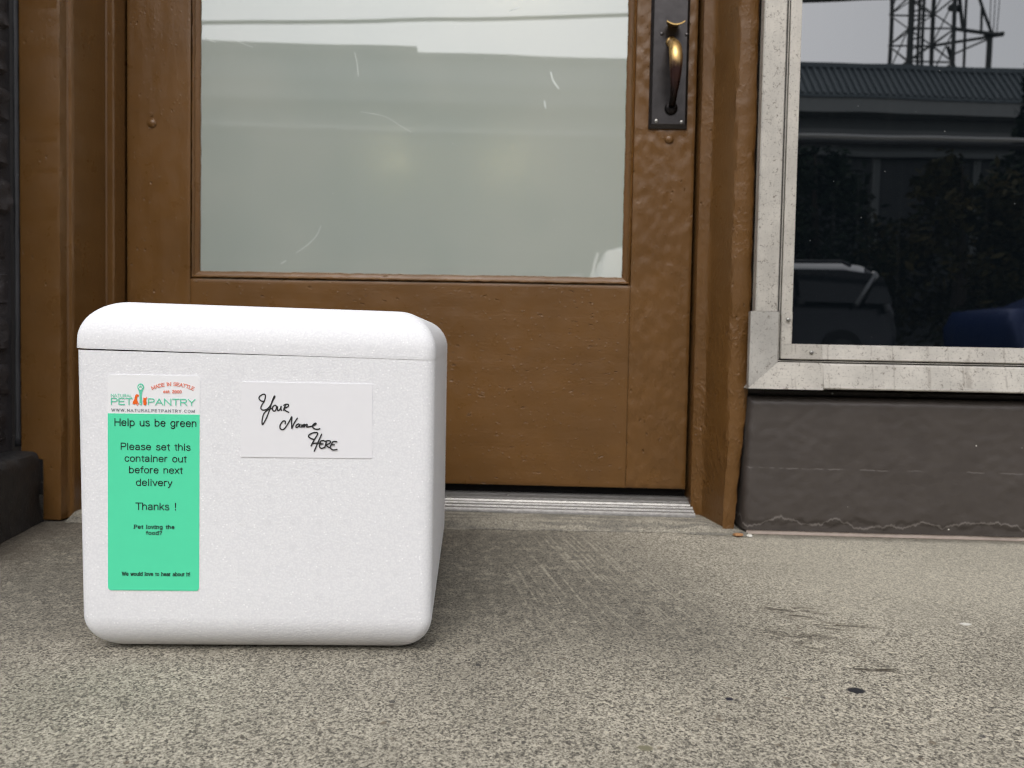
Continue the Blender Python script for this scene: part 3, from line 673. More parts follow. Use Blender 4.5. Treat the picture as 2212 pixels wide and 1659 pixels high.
mb = MB(); Ls = []; r = 0.0360; H0 = 0.0072; ov = 0.0012
pr = [(-0.012, 0.030), (-0.0001, 0.030), (-0.0001, 0.0), (0.0003, -0.0001)]+[(H0*i/2, 0.0) for i in (1, 2)]+[(H0+r*math.sin(R(90*i/14)), r*(1-math.cos(R(90*i/14)))) for i in range(1, 15)]
for z, ins in pr:
    x0, x1, y0, y1 = -ov+ins-0.0045, BW+0.0002-ins, -0.0003+ins*0.85, BD-ins
    Ls.append([(x-(0.0085*(y/BD)*max(0, x/BW)), y, 0.26555+z+(0.0050*min(1, max(0, 1-x/BW))**3)) for x, y in rrect(x0, x1, y0, y1, 0.0115)])
mb.loops(Ls); mb.build('lid', M['foam'], cl, smooth=50)

# printing: everything lies on the front face (local y = 0)
# a small stroke alphabet: 'l' = straight runs, 's' = smooth curve; cap height 1, x-height 0.72
GL = {}
def glyph(ch, adv, *st): GL[ch] = (adv, st)
glyph(' ', 0.38)
glyph('A', 0.70, ('l', (0, 0), (.34, 1), (.68, 0)), ('l', (.13, .35), (.55, .35)))
glyph('C', 0.70, ('s', (.66, .78), (.55, .95), (.36, 1), (.14, .88), (.03, .5), (.14, .12), (.36, 0), (.55, .05), (.68, .25)))
glyph('D', 0.66, ('l', (.04, 0), (.04, 1)), ('s', (.04, 1), (.3, 1), (.55, .86), (.63, .5), (.55, .14), (.3, 0), (.04, 0)))
glyph('E', 0.60, ('l', (.04, 0), (.04, 1)), ('l', (.04, 1), (.56, 1)), ('l', (.04, .52), (.52, .52)), ('l', (.04, 0), (.58, 0)))
glyph('H', 0.70, ('l', (.04, 0), (.04, 1)), ('l', (.64, 0), (.64, 1)), ('l', (.04, .53), (.64, .53)))
glyph('I', 0.14, ('l', (.07, 0), (.07, 1)))
glyph('L', 0.54, ('l', (.04, 1), (.04, 0)), ('l', (.04, 0), (.52, 0)))
glyph('M', 0.82, ('l', (.04, 0), (.04, 1), (.40, .1), (.76, 1), (.76, 0)))
glyph('N', 0.70, ('l', (.04, 0), (.04, 1), (.64, 0), (.64, 1)))
glyph('O', 0.80, ('s', (.39, 1), (.12, .86), (.03, .5), (.12, .14), (.39, 0), (.66, .14), (.75, .5), (.66, .86), (.39, 1)))
glyph('P', 0.62, ('l', (.04, 0), (.04, 1)), ('s', (.04, 1), (.36, 1), (.54, .93), (.59, .74), (.54, .55), (.36, .46), (.04, .46)))
glyph('R', 0.66, ('l', (.04, 0), (.04, 1)), ('s', (.04, 1), (.36, 1), (.54, .93), (.59, .74), (.54, .57), (.36, .48), (.04, .48)), ('l', (.34, .48), (.63, 0)))
glyph('S', 0.64, ('s', (.57, .8), (.48, .95), (.3, 1), (.12, .94), (.06, .76), (.15, .61), (.32, .53), (.5, .44), (.59, .26), (.51, .07), (.3, 0), (.11, .06), (.03, .25)))
glyph('T', 0.62, ('l', (.31, 0), (.31, 1)), ('l', (0, 1), (.62, 1)))
glyph('U', 0.70, ('s', (.04, 1), (.04, .6), (.05, .3), (.15, .07), (.34, 0), (.53, .07), (.63, .3), (.64, .6), (.64, 1)))
glyph('W', 0.98, ('l', (0, 1), (.24, 0), (.48, 1), (.72, 0), (.96, 1)))
glyph('Y', 0.66, ('l', (0, 1), (.32, .46), (.64, 1)), ('l', (.32, .46), (.32, 0)))
glyph('0', 0.56, ('s', (.27, 1), (.10, .86), (.04, .5), (.10, .14), (.27, 0), (.44, .14), (.50, .5), (.44, .86), (.27, 1)))
glyph('2', 0.56, ('s', (.05, .75), (.12, .93), (.27, 1), (.44, .92), (.47, .72), (.36, .5), (.16, .26), (.04, .02)), ('l', (.04, .02), (.50, .02)))
glyph('a', 0.56, ('s', (.06, .54), (.13, .68), (.27, .72), (.42, .67), (.46, .52), (.46, .25), (.47, .1), (.51, .01)), ('s', (.46, .44), (.30, .40), (.11, .35), (.04, .19), (.10, .04), (.24, 0), (.38, .06), (.46, .2)))
glyph('b', 0.58, ('l', (.05, 0), (.05, 1)), ('s', (.05, .52), (.15, .68), (.29, .72), (.45, .62), (.52, .36), (.45, .1), (.29, 0), (.15, .04), (.05, .2)))
glyph('c', 0.52, ('s', (.48, .5), (.41, .67), (.27, .72), (.11, .63), (.04, .36), (.11, .09), (.27, 0), (.41, .06), (.49, .24)))
glyph('d', 0.58, ('l', (.50, 0), (.50, 1)), ('s', (.50, .52), (.40, .68), (.26, .72), (.11, .62), (.04, .36), (.11, .1), (.26, 0), (.40, .04), (.50, .2)))
glyph('e', 0.58, ('s', (.05, .39), (.28, .39), (.52, .39), (.47, .61), (.29, .72), (.12, .64), (.04, .36), (.11, .09), (.29, 0), (.43, .05), (.51, .2)))
glyph('f', 0.32, ('s', (.34, .97), (.24, 1), (.16, .93), (.15, .8), (.15, .4), (.15, 0)), ('l', (0, .70), (.31, .70)))
glyph('g', 0.58, ('s', (.50, .72), (.50, .3), (.50, -.05), (.44, -.24), (.28, -.30), (.13, -.26), (.06, -.13)), ('s', (.50, .52), (.40, .68), (.26, .72), (.11, .62), (.04, .37), (.11, .11), (.26, .02), (.40, .07), (.50, .22)))
glyph('h', 0.56, ('l', (.05, 0), (.05, 1)), ('s', (.05, .48), (.13, .65), (.28, .72), (.43, .65), (.48, .48), (.48, .25), (.48, 0)))
glyph('i', 0.18, ('l', (.08, 0), (.08, .72)), ('l', (.08, .89), (.08, 1)))
glyph('k', 0.50, ('l', (.05, 0), (.05, 1)), ('l', (.44, .72), (.06, .28)), ('l', (.20, .44), (.47, 0)))
glyph('l', 0.18, ('l', (.08, 0), (.08, 1)))
glyph('n', 0.56, ('l', (.05, 0), (.05, .72)), ('s', (.05, .48), (.13, .65), (.28, .72), (.43, .65), (.48, .48), (.48, .25), (.48, 0)))
glyph('o', 0.58, ('s', (.28, .72), (.10, .62), (.04, .36), (.10, .10), (.28, 0), (.46, .10), (.52, .36), (.46, .62), (.28, .72)))
glyph('p', 0.58, ('l', (.05, -.29), (.05, .72)), ('s', (.05, .52), (.15, .68), (.29, .72), (.45, .62), (.52, .36), (.45, .1), (.29, 0), (.15, .04), (.05, .2)))
glyph('r', 0.34, ('l', (.05, 0), (.05, .72)), ('s', (.05, .44), (.10, .62), (.20, .71), (.33, .69)))
glyph('s', 0.50, ('s', (.44, .54), (.36, .69), (.23, .72), (.09, .66), (.07, .52), (.18, .42), (.34, .35), (.45, .25), (.43, .07), (.25, 0), (.09, .05), (.03, .2)))
glyph('t', 0.30, ('s', (.15, .93), (.15, .6), (.15, .2), (.17, .04), (.29, .01)), ('l', (.02, .70), (.29, .70)))
glyph('u', 0.56, ('l', (.49, 0), (.49, .72)), ('s', (.05, .72), (.05, .45), (.06, .2), (.13, .04), (.27, 0), (.41, .06), (.49, .22)))
glyph('v', 0.50, ('l', (.01, .72), (.25, 0), (.49, .72)))
glyph('w', 0.74, ('l', (.01, .72), (.19, 0), (.37, .72), (.55, 0), (.73, .72)))
glyph('x', 0.50, ('l', (.02, .72), (.47, 0)), ('l', (.47, .72), (.02, 0)))
glyph('y', 0.50, ('l', (.01, .72), (.25, 0)), ('s', (.49, .72), (.37, .36), (.25, 0), (.17, -.21), (.02, -.28)))
glyph('!', 0.26, ('l', (.12, .38), (.12, 1)), ('l', (.12, 0), (.12, .08)))
glyph('?', 0.54, ('s', (.05, .72), (.12, .93), (.27, 1), (.43, .92), (.46, .74), (.36, .58), (.27, .46), (.26, .28)), ('l', (.26, 0), (.26, .11)))
glyph('.', 0.20, ('l', (.08, 0), (.08, .10)))
def text_mesh(s, x0, x1, zb, cap, y, wt=0.118, serif=0.0, gap=0.10, arc=None):
    sts = []; cur = 0.0
    for ch in s:
        adv, st = GL[ch]
        for kind, *pts in st:
            sts.append((kind, [(cur+p[0], p[1]) for p in pts]))
            if serif and kind == 'l':
                for e, o_ in ((0, 1), (-1, -2)):
                    p, q = pts[e], pts[o_]
                    if abs(p[0]-q[0]) < abs(p[1]-q[1])*0.6 and abs(p[1]-q[1]) > 0.3 and min(abs(p[1]), abs(p[1]-1), abs(p[1]-.72), abs(p[1]+.29)) < 0.02:
                        sts.append(('t', [(cur+p[0]-serif, p[1]), (cur+p[0]+serif, p[1])]))
        cur += adv+gap
    xs = [p[0] for k_, P in sts for p in P]; lo, hi = min(xs), max(xs); w_ = wt*cap; sx = (x1-x0-w_)/(hi-lo)
    mb = MB(); n = 0
    for kind, P in sts:
        P = [(x0+w_/2+(p[0]-lo)*sx, zb+w_/2+p[1]*(cap-w_)) for p in P]
        segs = [P] if kind == 's' else [P[i:i+2] for i in range(len(P)-1)]
        for sg in segs:
            if len(sg) == 2:
                d = Vector((sg[1][0]-sg[0][0], sg[1][1]-sg[0][1])).normalized()*w_*0.45
                sg = [(sg[0][0]-d.x, sg[0][1]-d.y), (sg[1][0]+d.x, sg[1][1]+d.y)]
            ribbon(sg, w_*(0.5 if kind == 't' else 1), y-0.000006*(n % 9), mb, 3 if kind == 's' else 1, 0.5); n += 1
    if arc:
        xc = (x0+x1)/2
        for v in mb.bm.verts:
            a = (v.co.x-xc)/arc; h = v.co.z-zb; v.co.x = xc+(arc+h)*math.sin(a); v.co.z = zb+(arc+h)*math.cos(a)-arc
    return mb.bm
S = 0.0000
LX0, LX1 = 0.02505, 0.1041          # label edges along the front face
def LXf(px): return LX0+(px-25)/665*(LX1-LX0)
LZT, LZB = 0.2481, 0.0584
def LZf(py): return LZT-py/1565*(LZT-LZB)
YL = -0.0005
def rounded(x0, x1, z0, z1, r, y0, y1, corners=(1, 1, 1, 1)):
    mb = MB(); P = []
    for k_, (cx, cz, a0) in enumerate(((x1-r, z0+r, -90), (x1-r, z1-r, 0), (x0+r, z1-r, 90), (x0+r, z0+r, 180))):
        if corners[k_]:
            for i in range(7): a = R(a0+15*i); P.append((cx+r*math.cos(a), cz+r*math.sin(a)))
        else: P.append(((x1, z0), (x1, z1), (x0, z1), (x0, z0))[k_])
    mb.loops([[(x, y0, z) for x, z in P], [(x, y1, z) for x, z in P]]); return mb
lab = rounded(LX0, LX1, LZB, LZT, 0.0028, YL, 0.0004).build('product_label', M['white'], cl)
LT = Matrix.Shear('XZ', 4, (0, 0)) if False else None
rounded(LX0+0.0001, LX1-0.0001, LZB+0.0001, LZf(280), 0.0027, YL-0.0002, YL-0.00002, (1, 0, 0, 1)).build('green_panel', M['green'], lab)
def put_text(name, mat, items, parent=lab, y=YL-0.0005):
    bm = bmesh.new()
    for it in items:
        s, a, b_, base, cap = it[:5]; kw = it[5] if len(it) > 5 else {}
        t = text_mesh(s, LXf(a), LXf(b_), LZf(base), cap/1565*(LZT-LZB), y, **kw)
        me = bpy.data.meshes.new('x'); t.to_mesh(me); t.free(); bm.from_mesh(me); bpy.data.meshes.remove(me)
    q = MB(); q.bm.free(); q.bm = bm; return q.build(name, mat, parent)
put_text('message_lettering', M['ink'], [('Help us be green', 75, 667, 370, 56), ('Please set this', 120, 625, 542, 52), ('container out', 148, 598, 627, 52), ('before next', 180, 570, 710, 52), ('delivery', 230, 495, 801, 52), ('Thanks !', 226, 520, 977, 55)])
put_text('question_lettering', M['ink'], [('Pet loving the', 212, 510, 1114, 31, dict(wt=0.165, serif=0.12, gap=0.16)), ('food?', 302, 420, 1158, 31, dict(wt=0.165, serif=0.12, gap=0.16))])
put_text('review_lettering', M['ink'], [('We would love to hear about it!', 125, 627, 1458, 30, dict(wt=0.155, serif=0.10, gap=0.12))])
put_text('brand_lettering', M['mint'], [('NATURAL', 50, 203, 162, 23), ('PET', 50, 206, 217, 50, dict(wt=0.125)), ('PANTRY', 316, 660, 217, 50, dict(wt=0.125))])
put_text('web_address', M['slate'], [('WWW.NATURALPETPANTRY.COM', 50, 657, 266, 21, dict(wt=0.13, serif=0.13, gap=0.36))])
put_text('origin_lettering', M['coral'], [('MADE IN SEATTLE', 340, 650, 75, 26, dict(arc=0.043, wt=0.14, serif=0.12)), ('est. 2000', 427, 560, 128, 24, dict(wt=0.17, serif=0.10))])
def poly(name, mat, polys, y, parent=lab):
    mb = MB()
    for P in polys: mb.face([mb.v(LXf(x), y, LZf(z)) for x, z in P])
    return mb.build(name, mat, parent)
def ell(cx, cy, rx, ry, n=16, a0=0, rot=0):
    return [(cx+rx*math.cos(t)*math.cos(rot)-ry*math.sin(t)*math.sin(rot), cy+rx*math.cos(t)*math.sin(rot)+ry*math.sin(t)*math.cos(rot)) for t in [2*math.pi*i/n for i in range(n)]]
spoon = [(256, 150), (252, 122)]+[(264+24*math.cos(R(a)), 88+27*math.sin(R(a))) for a in range(140, 401, 20)]+[(275, 122), (271, 150), (273, 200)]+[(264+9.5*math.cos(R(a)), 208+9.5*math.sin(R(a))) for a in range(0, 181, 30)]+[(255, 200)]
poly('spoon_emblem', M['mint'], [spoon], YL-0.0004)
poly('paw_emblem', M['white'], [ell(264, 99, 10, 8), ell(251, 87, 4, 6), ell(259, 77, 4, 6.5), ell(269, 77, 4, 6.5), ell(277, 87, 4, 6), ell(264, 208, 3.2, 3.2)], YL-0.0007)
dog = [(205, 210), (208, 192), (218, 178), (222, 160), (226, 146), (234, 138), (244, 140), (252, 146), (250, 153), (243, 156), (238, 160), (238, 172), (240, 186), (246, 200), (252, 212), (247, 214), (238, 202), (236, 204), (244, 220), (237, 221), (230, 207), (218, 212)]
cat = [(282, 162), (286, 165), (293, 165), (299, 162), (300, 168), (304, 166), (305, 158), (309, 157), (308, 168), (303, 178), (306, 196), (305, 213), (298, 217), (286, 217), (283, 205), (281, 190), (283, 176)]
poly('pet_emblem', M['orange'], [dog, cat], YL-0.00045)

# name card with felt-pen writing
CX0, CX1, CZ0, CZ1 = 0.1400, 0.2540, 0.1775, 0.2436
mb = MB(); mb.loops([[(CX0, y, CZ0), (CX1, y, CZ0+0.0003), (CX1, y, CZ1-0.0001), (CX0, y, CZ1)] for y in (-0.0006, 0.0003)]); card = mb.build('name_card', M['card'], cl)
def cardpt(p):
    u = (p[0]-95)/(1958); v_ = (p[1]-118-(p[0]-95)*0.0195)/1122; return (CX0+u*(CX1-CX0), CZ1-v_*(CZ1-CZ0))
ST = [[(440, 410), (395, 405), (360, 370), (375, 330), (430, 303), (455, 330), (440, 400), (400, 470), (388, 515), (420, 540), (480, 525), (530, 470), (570, 390), (595, 345), (585, 335), (555, 410), (520, 530), (480, 640), (440, 720), (412, 757), (408, 690), (430, 600), (480, 545), (540, 520), (566, 512)],
      [(598, 466), (572, 484), (560, 515), (570, 548), (592, 556), (612, 534), (620, 500), (612, 474), (598, 466)], [(638, 484), (634, 520), (642, 548), (660, 544), (680, 515), (690, 484), (686, 525), (700, 550)], [(722, 474), (758, 455), (798, 460), (790, 490), (735, 520), (765, 555), (812, 578)], [(756, 468), (732, 518), (728, 552)],
      [(750, 755), (755, 720), (745, 703), (715, 710), (680, 760), (675, 805), (700, 832), (740, 820), (790, 750), (830, 680), (850, 640), (848, 720), (850, 822)], [(850, 822), (880, 750), (915, 690), (938, 655)],
      [(960, 745), (925, 760), (912, 790), (930, 800), (965, 770), (975, 748), (968, 785), (985, 797)], [(1005, 750), (1000, 797), (1030, 757), (1042, 760), (1030, 798), (1065, 757), (1082, 760), (1075, 795), (1110, 790), (1160, 780), (1212, 752), (1205, 738), (1170, 760), (1165, 800), (1200, 825), (1250, 828), (1278, 815)],
      [(1200, 985), (1150, 970), (1105, 940), (1120, 905), (1180, 880), (1230, 880), (1237, 905), (1200, 970), (1165, 1030), (1140, 1085)], [(1303, 895), (1265, 980), (1230, 1060), (1188, 1165)], [(1165, 1042), (1230, 1036), (1300, 1042)],
      [(1345, 998), (1288, 1005), (1275, 1050), (1268, 1090), (1300, 1115), (1350, 1095)], [(1280, 1052), (1330, 1047)], [(1372, 1008), (1360, 1060), (1345, 1112)], [(1340, 1012), (1400, 1000), (1435, 1012), (1420, 1040), (1372, 1065), (1400, 1095), (1430, 1107)], [(1538, 1018), (1472, 1015), (1450, 1055), (1430, 1100), (1460, 1135), (1500, 1138), (1540, 1128)], [(1450, 1062), (1500, 1062)]]
hw = MB()
for i, s_ in enumerate(ST): ribbon([cardpt(p) for p in s_], 0.00112, -0.0009-0.00003*i, hw)
hw.build('handwriting', M['ink'], card)

# ------------------------------------------------------------------ litter
def flake(name, c, r, mat, label, cat, seed):
    mb = MB(); n = 9; pts = []
    for i in range(n):
        a = 2*math.pi*i/n; q = 1+0.45*noise.noise(Vector((seed, i*1.3, 0))); pts.append((c[0]+r[0]*q*math.cos(a), c[1]+r[1]*q*math.sin(a)))
    mb.loops([[(x, y, c[2]+0.0004) for x, y in pts], [(x, y, c[2]+0.0012+r[2]*(0.5+noise.noise(Vector((x*400, y*400, seed))))) for x, y in pts], [(c[0]+(x-c[0])*0.5, c[1]+(y-c[1])*0.5, c[2]+0.0012+r[2]*1.3) for x, y in pts]])
    return tag(mb.build(name, mat, smooth=60), label, cat)
flake('dry_leaf', (0.301, 1.138, 0.002), (0.008, 0.004, 0.002), M['tan'], 'brown dry leaf scrap at the foot of the right door casing', 'leaf', 1)
flake('pebble', (0.318, 1.137, 0.001), (0.004, 0.003, 0.002), M['pale'], 'small white crumb beside the leaf scrap by the low wall', 'pebble', 2)
flake('paper_scrap', (0.446, 0.797, 0.0), (0.006, 0.003, 0.0004), M['pale'], 'pale paper scrap lying on the open concrete at the right', 'scrap', 3)
flake('brick_crumb', (-0.024, 1.150, 0.0), (0.0035, 0.0025, 0.0015), M['rust'], 'orange crumb on the concrete below the threshold', 'crumb', 4)

# ------------------------------------------------------------------ across the street (seen as reflections)
opp = empty('opposite_building', (4.0, -21.9, -0.13), 'long low building across the street with ribbed grey metal roof, seen reflected in the glass', 'building', None, R(-3.6))
mw = plain('rendered_wall', (0.13, 0.14, 0.138), 0.8); mroof = plain('ribbed_roof_metal', (0.17, 0.20, 0.215), 0.5, 0.3); mdk = plain('shadowed_glazing', (0.014, 0.018, 0.021), 0.6)
mb = MB(); mb.box((-40, -14, 0), (40, 0, 7.55)); mb.build('wall', mw, opp)
mb = MB(); mb.box((-40.2, 0.02, 7.57), (40.2, 0.50, 8.05)); mb.build('fascia', plain('fascia_paint', (0.36, 0.37, 0.36), 0.7), opp)
mb = MB(); prof = [(0.55, 8.08), (0.55, 8.00), (-3.2, 8.0), (-3.2, 9.18), (-0.35, 9.18)]
mb.loops([[(-40.3, a, b) for a, b in prof], [(40.3, a, b) for a, b in prof]])
sl_ = Vector((0, -0.90, 1.10)).normalized(); n_ = Vector((0, 1.10, 0.90)).normalized()
x = -40.0
while x < 40:
    a = Vector((x, 0.55, 8.08)); b = Vector((x, -0.35, 9.18)); wv = Vector((0.04, 0, 0)); V = [a-wv, a+wv, b+wv, b-wv]
    mb.loops([[tuple(p+n_*0.004) for p in V], [tuple(p+n_*0.055) for p in V]]); x += 0.215
mb.box((-40.3, -0.5, 9.185), (40.3, -0.28, 9.33))
mb.build('roof', mroof, opp)
mb = MB(); mb.box((-40, 0.01, 6.72), (40, 0.30, 7.1)); mb.build('band', plain('band_paint', (0.20, 0.205, 0.20), 0.7), opp)
mb = MB(); mb.box((-40, 0.01, 6.30), (40, 0.30, 6.46)); mb.build('ledge', mw, opp)
mb = MB(); mb.box((-40, 0.01, 0.6), (40, 0.06, 6.3)); mb.build('glazing', mdk, opp)
for i in range(-7, 8):
    mb = MB(); mb.box((i*3.2-0.12, 0.061, 0.6), (i*3.2+0.12, 0.14, 6.3)); mb.build('mullion', mw, opp)
mb = MB(); mb.box((-30, -3.0, 9.2), (-8.0, -0.6, 9.64)); mb.build('parapet', plain('parapet_sheet', (0.24, 0.25, 0.25), 0.7), opp)

tw = empty('lattice_tower', (25, -48, 0), 'steel lattice mast with platforms behind the roof, reflected in the shop window', 'tower')
steel = plain('galvanised_steel', (0.09, 0.095, 0.09), 0.6, 0.3)
def strut(mb, a, b, r=0.07): mb.tube([a, b], r, 5)
mb = MB()
xs = (-2.5, 0.3); ys = (-1.6, 1.2)
for x in xs:
    for y in ys: strut(mb, (x, y, 0), (x*0.93, y*0.93, 34), 0.14)
for lv in range(0, 17):
    z = 2.0*lv
    P = [(xs[0], ys[0], z), (xs[1], ys[0], z), (xs[1], ys[1], z), (xs[0], ys[1], z)]
    for i in range(4):
        a, b = P[i], P[(i+1) % 4]; strut(mb, a, b, 0.06); strut(mb, (a[0], a[1], z), (b[0], b[1], z+2.0), 0.045)
        if lv % 2: strut(mb, (b[0], b[1], z), (a[0], a[1], z+2.0), 0.045)
mb.build('mast', steel, tw)
mb = MB()
for x, y in ((-1.7, 0), (-1.35, 0.1), (-1.0, -0.1)): strut(mb, (x, y, 0), (x, y, 33), 0.10)
for z in [0.6*i for i in range(54)]: strut(mb, (-1.7, 0, z), (-1.0, -0.1, z+0.2), 0.06)
mb.build('cable_ladder', steel, tw)
mb = MB(); strut(mb, (0.3, 1.2, 20.0), (3.1, 0.6, 19.95), 0.12); strut(mb, (0.3, -1.6, 20.0), (3.1, 0.2, 19.95), 0.10); strut(mb, (0.9, 0, 18.9), (3.1, 0.3, 19.85), 0.06); strut(mb, (0.3, 1.2, 23.4), (1.2, 0.6, 20.1), 0.12); strut(mb, (1.35, 0.5, 17), (1.35, 0.5, 26), 0.09); strut(mb, (1.7, 0.5, 23.5), (3.0, 0.4, 20.1), 0.09)
strut(mb, (0.0, 1, 19.0), (1.1, 0.5, 17.0), 0.12); strut(mb, (0.1, 1, 21.4), (1.0, 0.4, 21.6), 0.22); strut(mb, (2.9, 0.4, 15.5), (2.9, 0.4, 20), 0.17); strut(mb, (2.4, 0.4, 20), (2.4, 0.4, 21.8), 0.08); strut(mb, (2.6, 0.4, 19.9), (3.7, 0.4, 20.05), 0.16)
for x in (2.9, 3.1, 3.3): strut(mb, (x, 0.4, 20), (x*1.02+(x-3.0)*0.5, 0.4, 24), 0.028)
mb.build('antenna_platform', steel, tw)

cab = MB(); P = []
for i in range(31):
    x = -14+28*i/30; P.append((x, -6.5, 4.02+0.030*x+0.0045*x*x*0.5))
cab.tube(P, 0.022, 6); tag(cab.build('overhead_cable', plain('black_cable', (0.02, 0.02, 0.02), 0.6)), 'dark overhead cable crossing the sky, reflected at the top of the door glass', 'cable')

c2 = empty('overhead_line', (0, -7.4, 2.93), 'pale and dark overhead lines strung one above the other, reflected across both panes', 'cable')
for nm, dz, rr, mt_ in (('messenger_wire', 0.0, 0.030, plain('grey_wire', (0.62, 0.62, 0.60), 0.5)), ('lower_cable', -0.085, 0.042, plain('black_line', (0.012, 0.012, 0.013), 0.6))):
    mb = MB(); mb.tube([(-14+28*i/20, -0.9*(-14+28*i/20)/14, dz+0.0006*(-14+28*i/20)**2) for i in range(21)], rr, 6); mb.build(nm, mt_, c2)

# trees: trunk plus a crown of many small needle tufts
def tree(name, loc, H, Rm, n, mat, seed, label, cone=True):
    random.seed(seed); t = empty(name, loc, label, 'tree', 'trees across the street')
    tr = MB(); tr.tube([(0, 0, 0), (0.05, 0.02, H*0.5), (0, 0, H*0.97)], [0.20, 0.12, 0.02], 8); tr.build('trunk', M['bark'], t)
    c = MB(); bmx = c.bm
    nb = 46
    br = []
    for i in range(nb):
        h = (0.08+0.9*(i/nb))*H; ln = Rm*((1-(h/H))**0.8+0.05 if cone else math.sin(math.pi*min(0.98, h/H))**0.6)*random.uniform(0.65, 1.15); br.append((h, random.uniform(0, 6.283), ln))
    for i in range(n):
        h, a, ln = random.choice(br); f = random.random()**0.6; a2 = a+random.gauss(0, 0.22)
        p = Vector((math.cos(a2)*ln*f, math.sin(a2)*ln*f, h-0.25*ln*f*f+random.gauss(0, 0.10*Rm)))
        u = Vector((random.gauss(0, 1), random.gauss(0, 1), random.gauss(0, 0.7))).normalized(); v_ = u.cross(Vector((random.gauss(0, 1), random.gauss(0, 1), random.gauss(0, 1)))).normalized(); s_ = random.uniform(0.06, 0.17)
        c.face([c.v(*(p-u*s_)), c.v(*(p+v_*s_*0.4)), c.v(*(p+u*s_)), c.v(*(p-v_*s_*0.4))])
    c.build('crown', mat, t)
M['bark'] = plain('bark', (0.05, 0.038, 0.028), 0.9)
mfir = leaves('fir_needles', (0.008, 0.016, 0.010), (0.022, 0.036, 0.020)); mauto = leaves('autumn_leaves', (0.012, 0.020, 0.010), (0.060, 0.046, 0.014))
for k_, (x, y, H, Rm, n, c_, m_, lab_) in enumerate(((10.5, -14.6, 6.5, 1.9, 6000, True, mfir, 'tall dark fir standing against the opposite building, reflected in the shop window'), (6.2, -15.5, 4.9, 2.2, 6000, False, mfir, 'bushy dark evergreen reflected in the left part of the shop window'), (8.4, -13.5, 4.2, 2.0, 5000, False, mauto, 'low tree with yellowing leaves reflected mid shop window'), (12.5, -16, 4.6, 2.4, 5000, False, mfir, 'round dark evergreen at the right of the reflected fir'), (3.9, -16.2, 4.3, 2.0, 4500, False, mfir, 'round dark evergreen reflected behind the parked car roof'))):
    tree('tree', (x, y, -0.13), H, Rm, n, m_, 20+k_, lab_, c_)

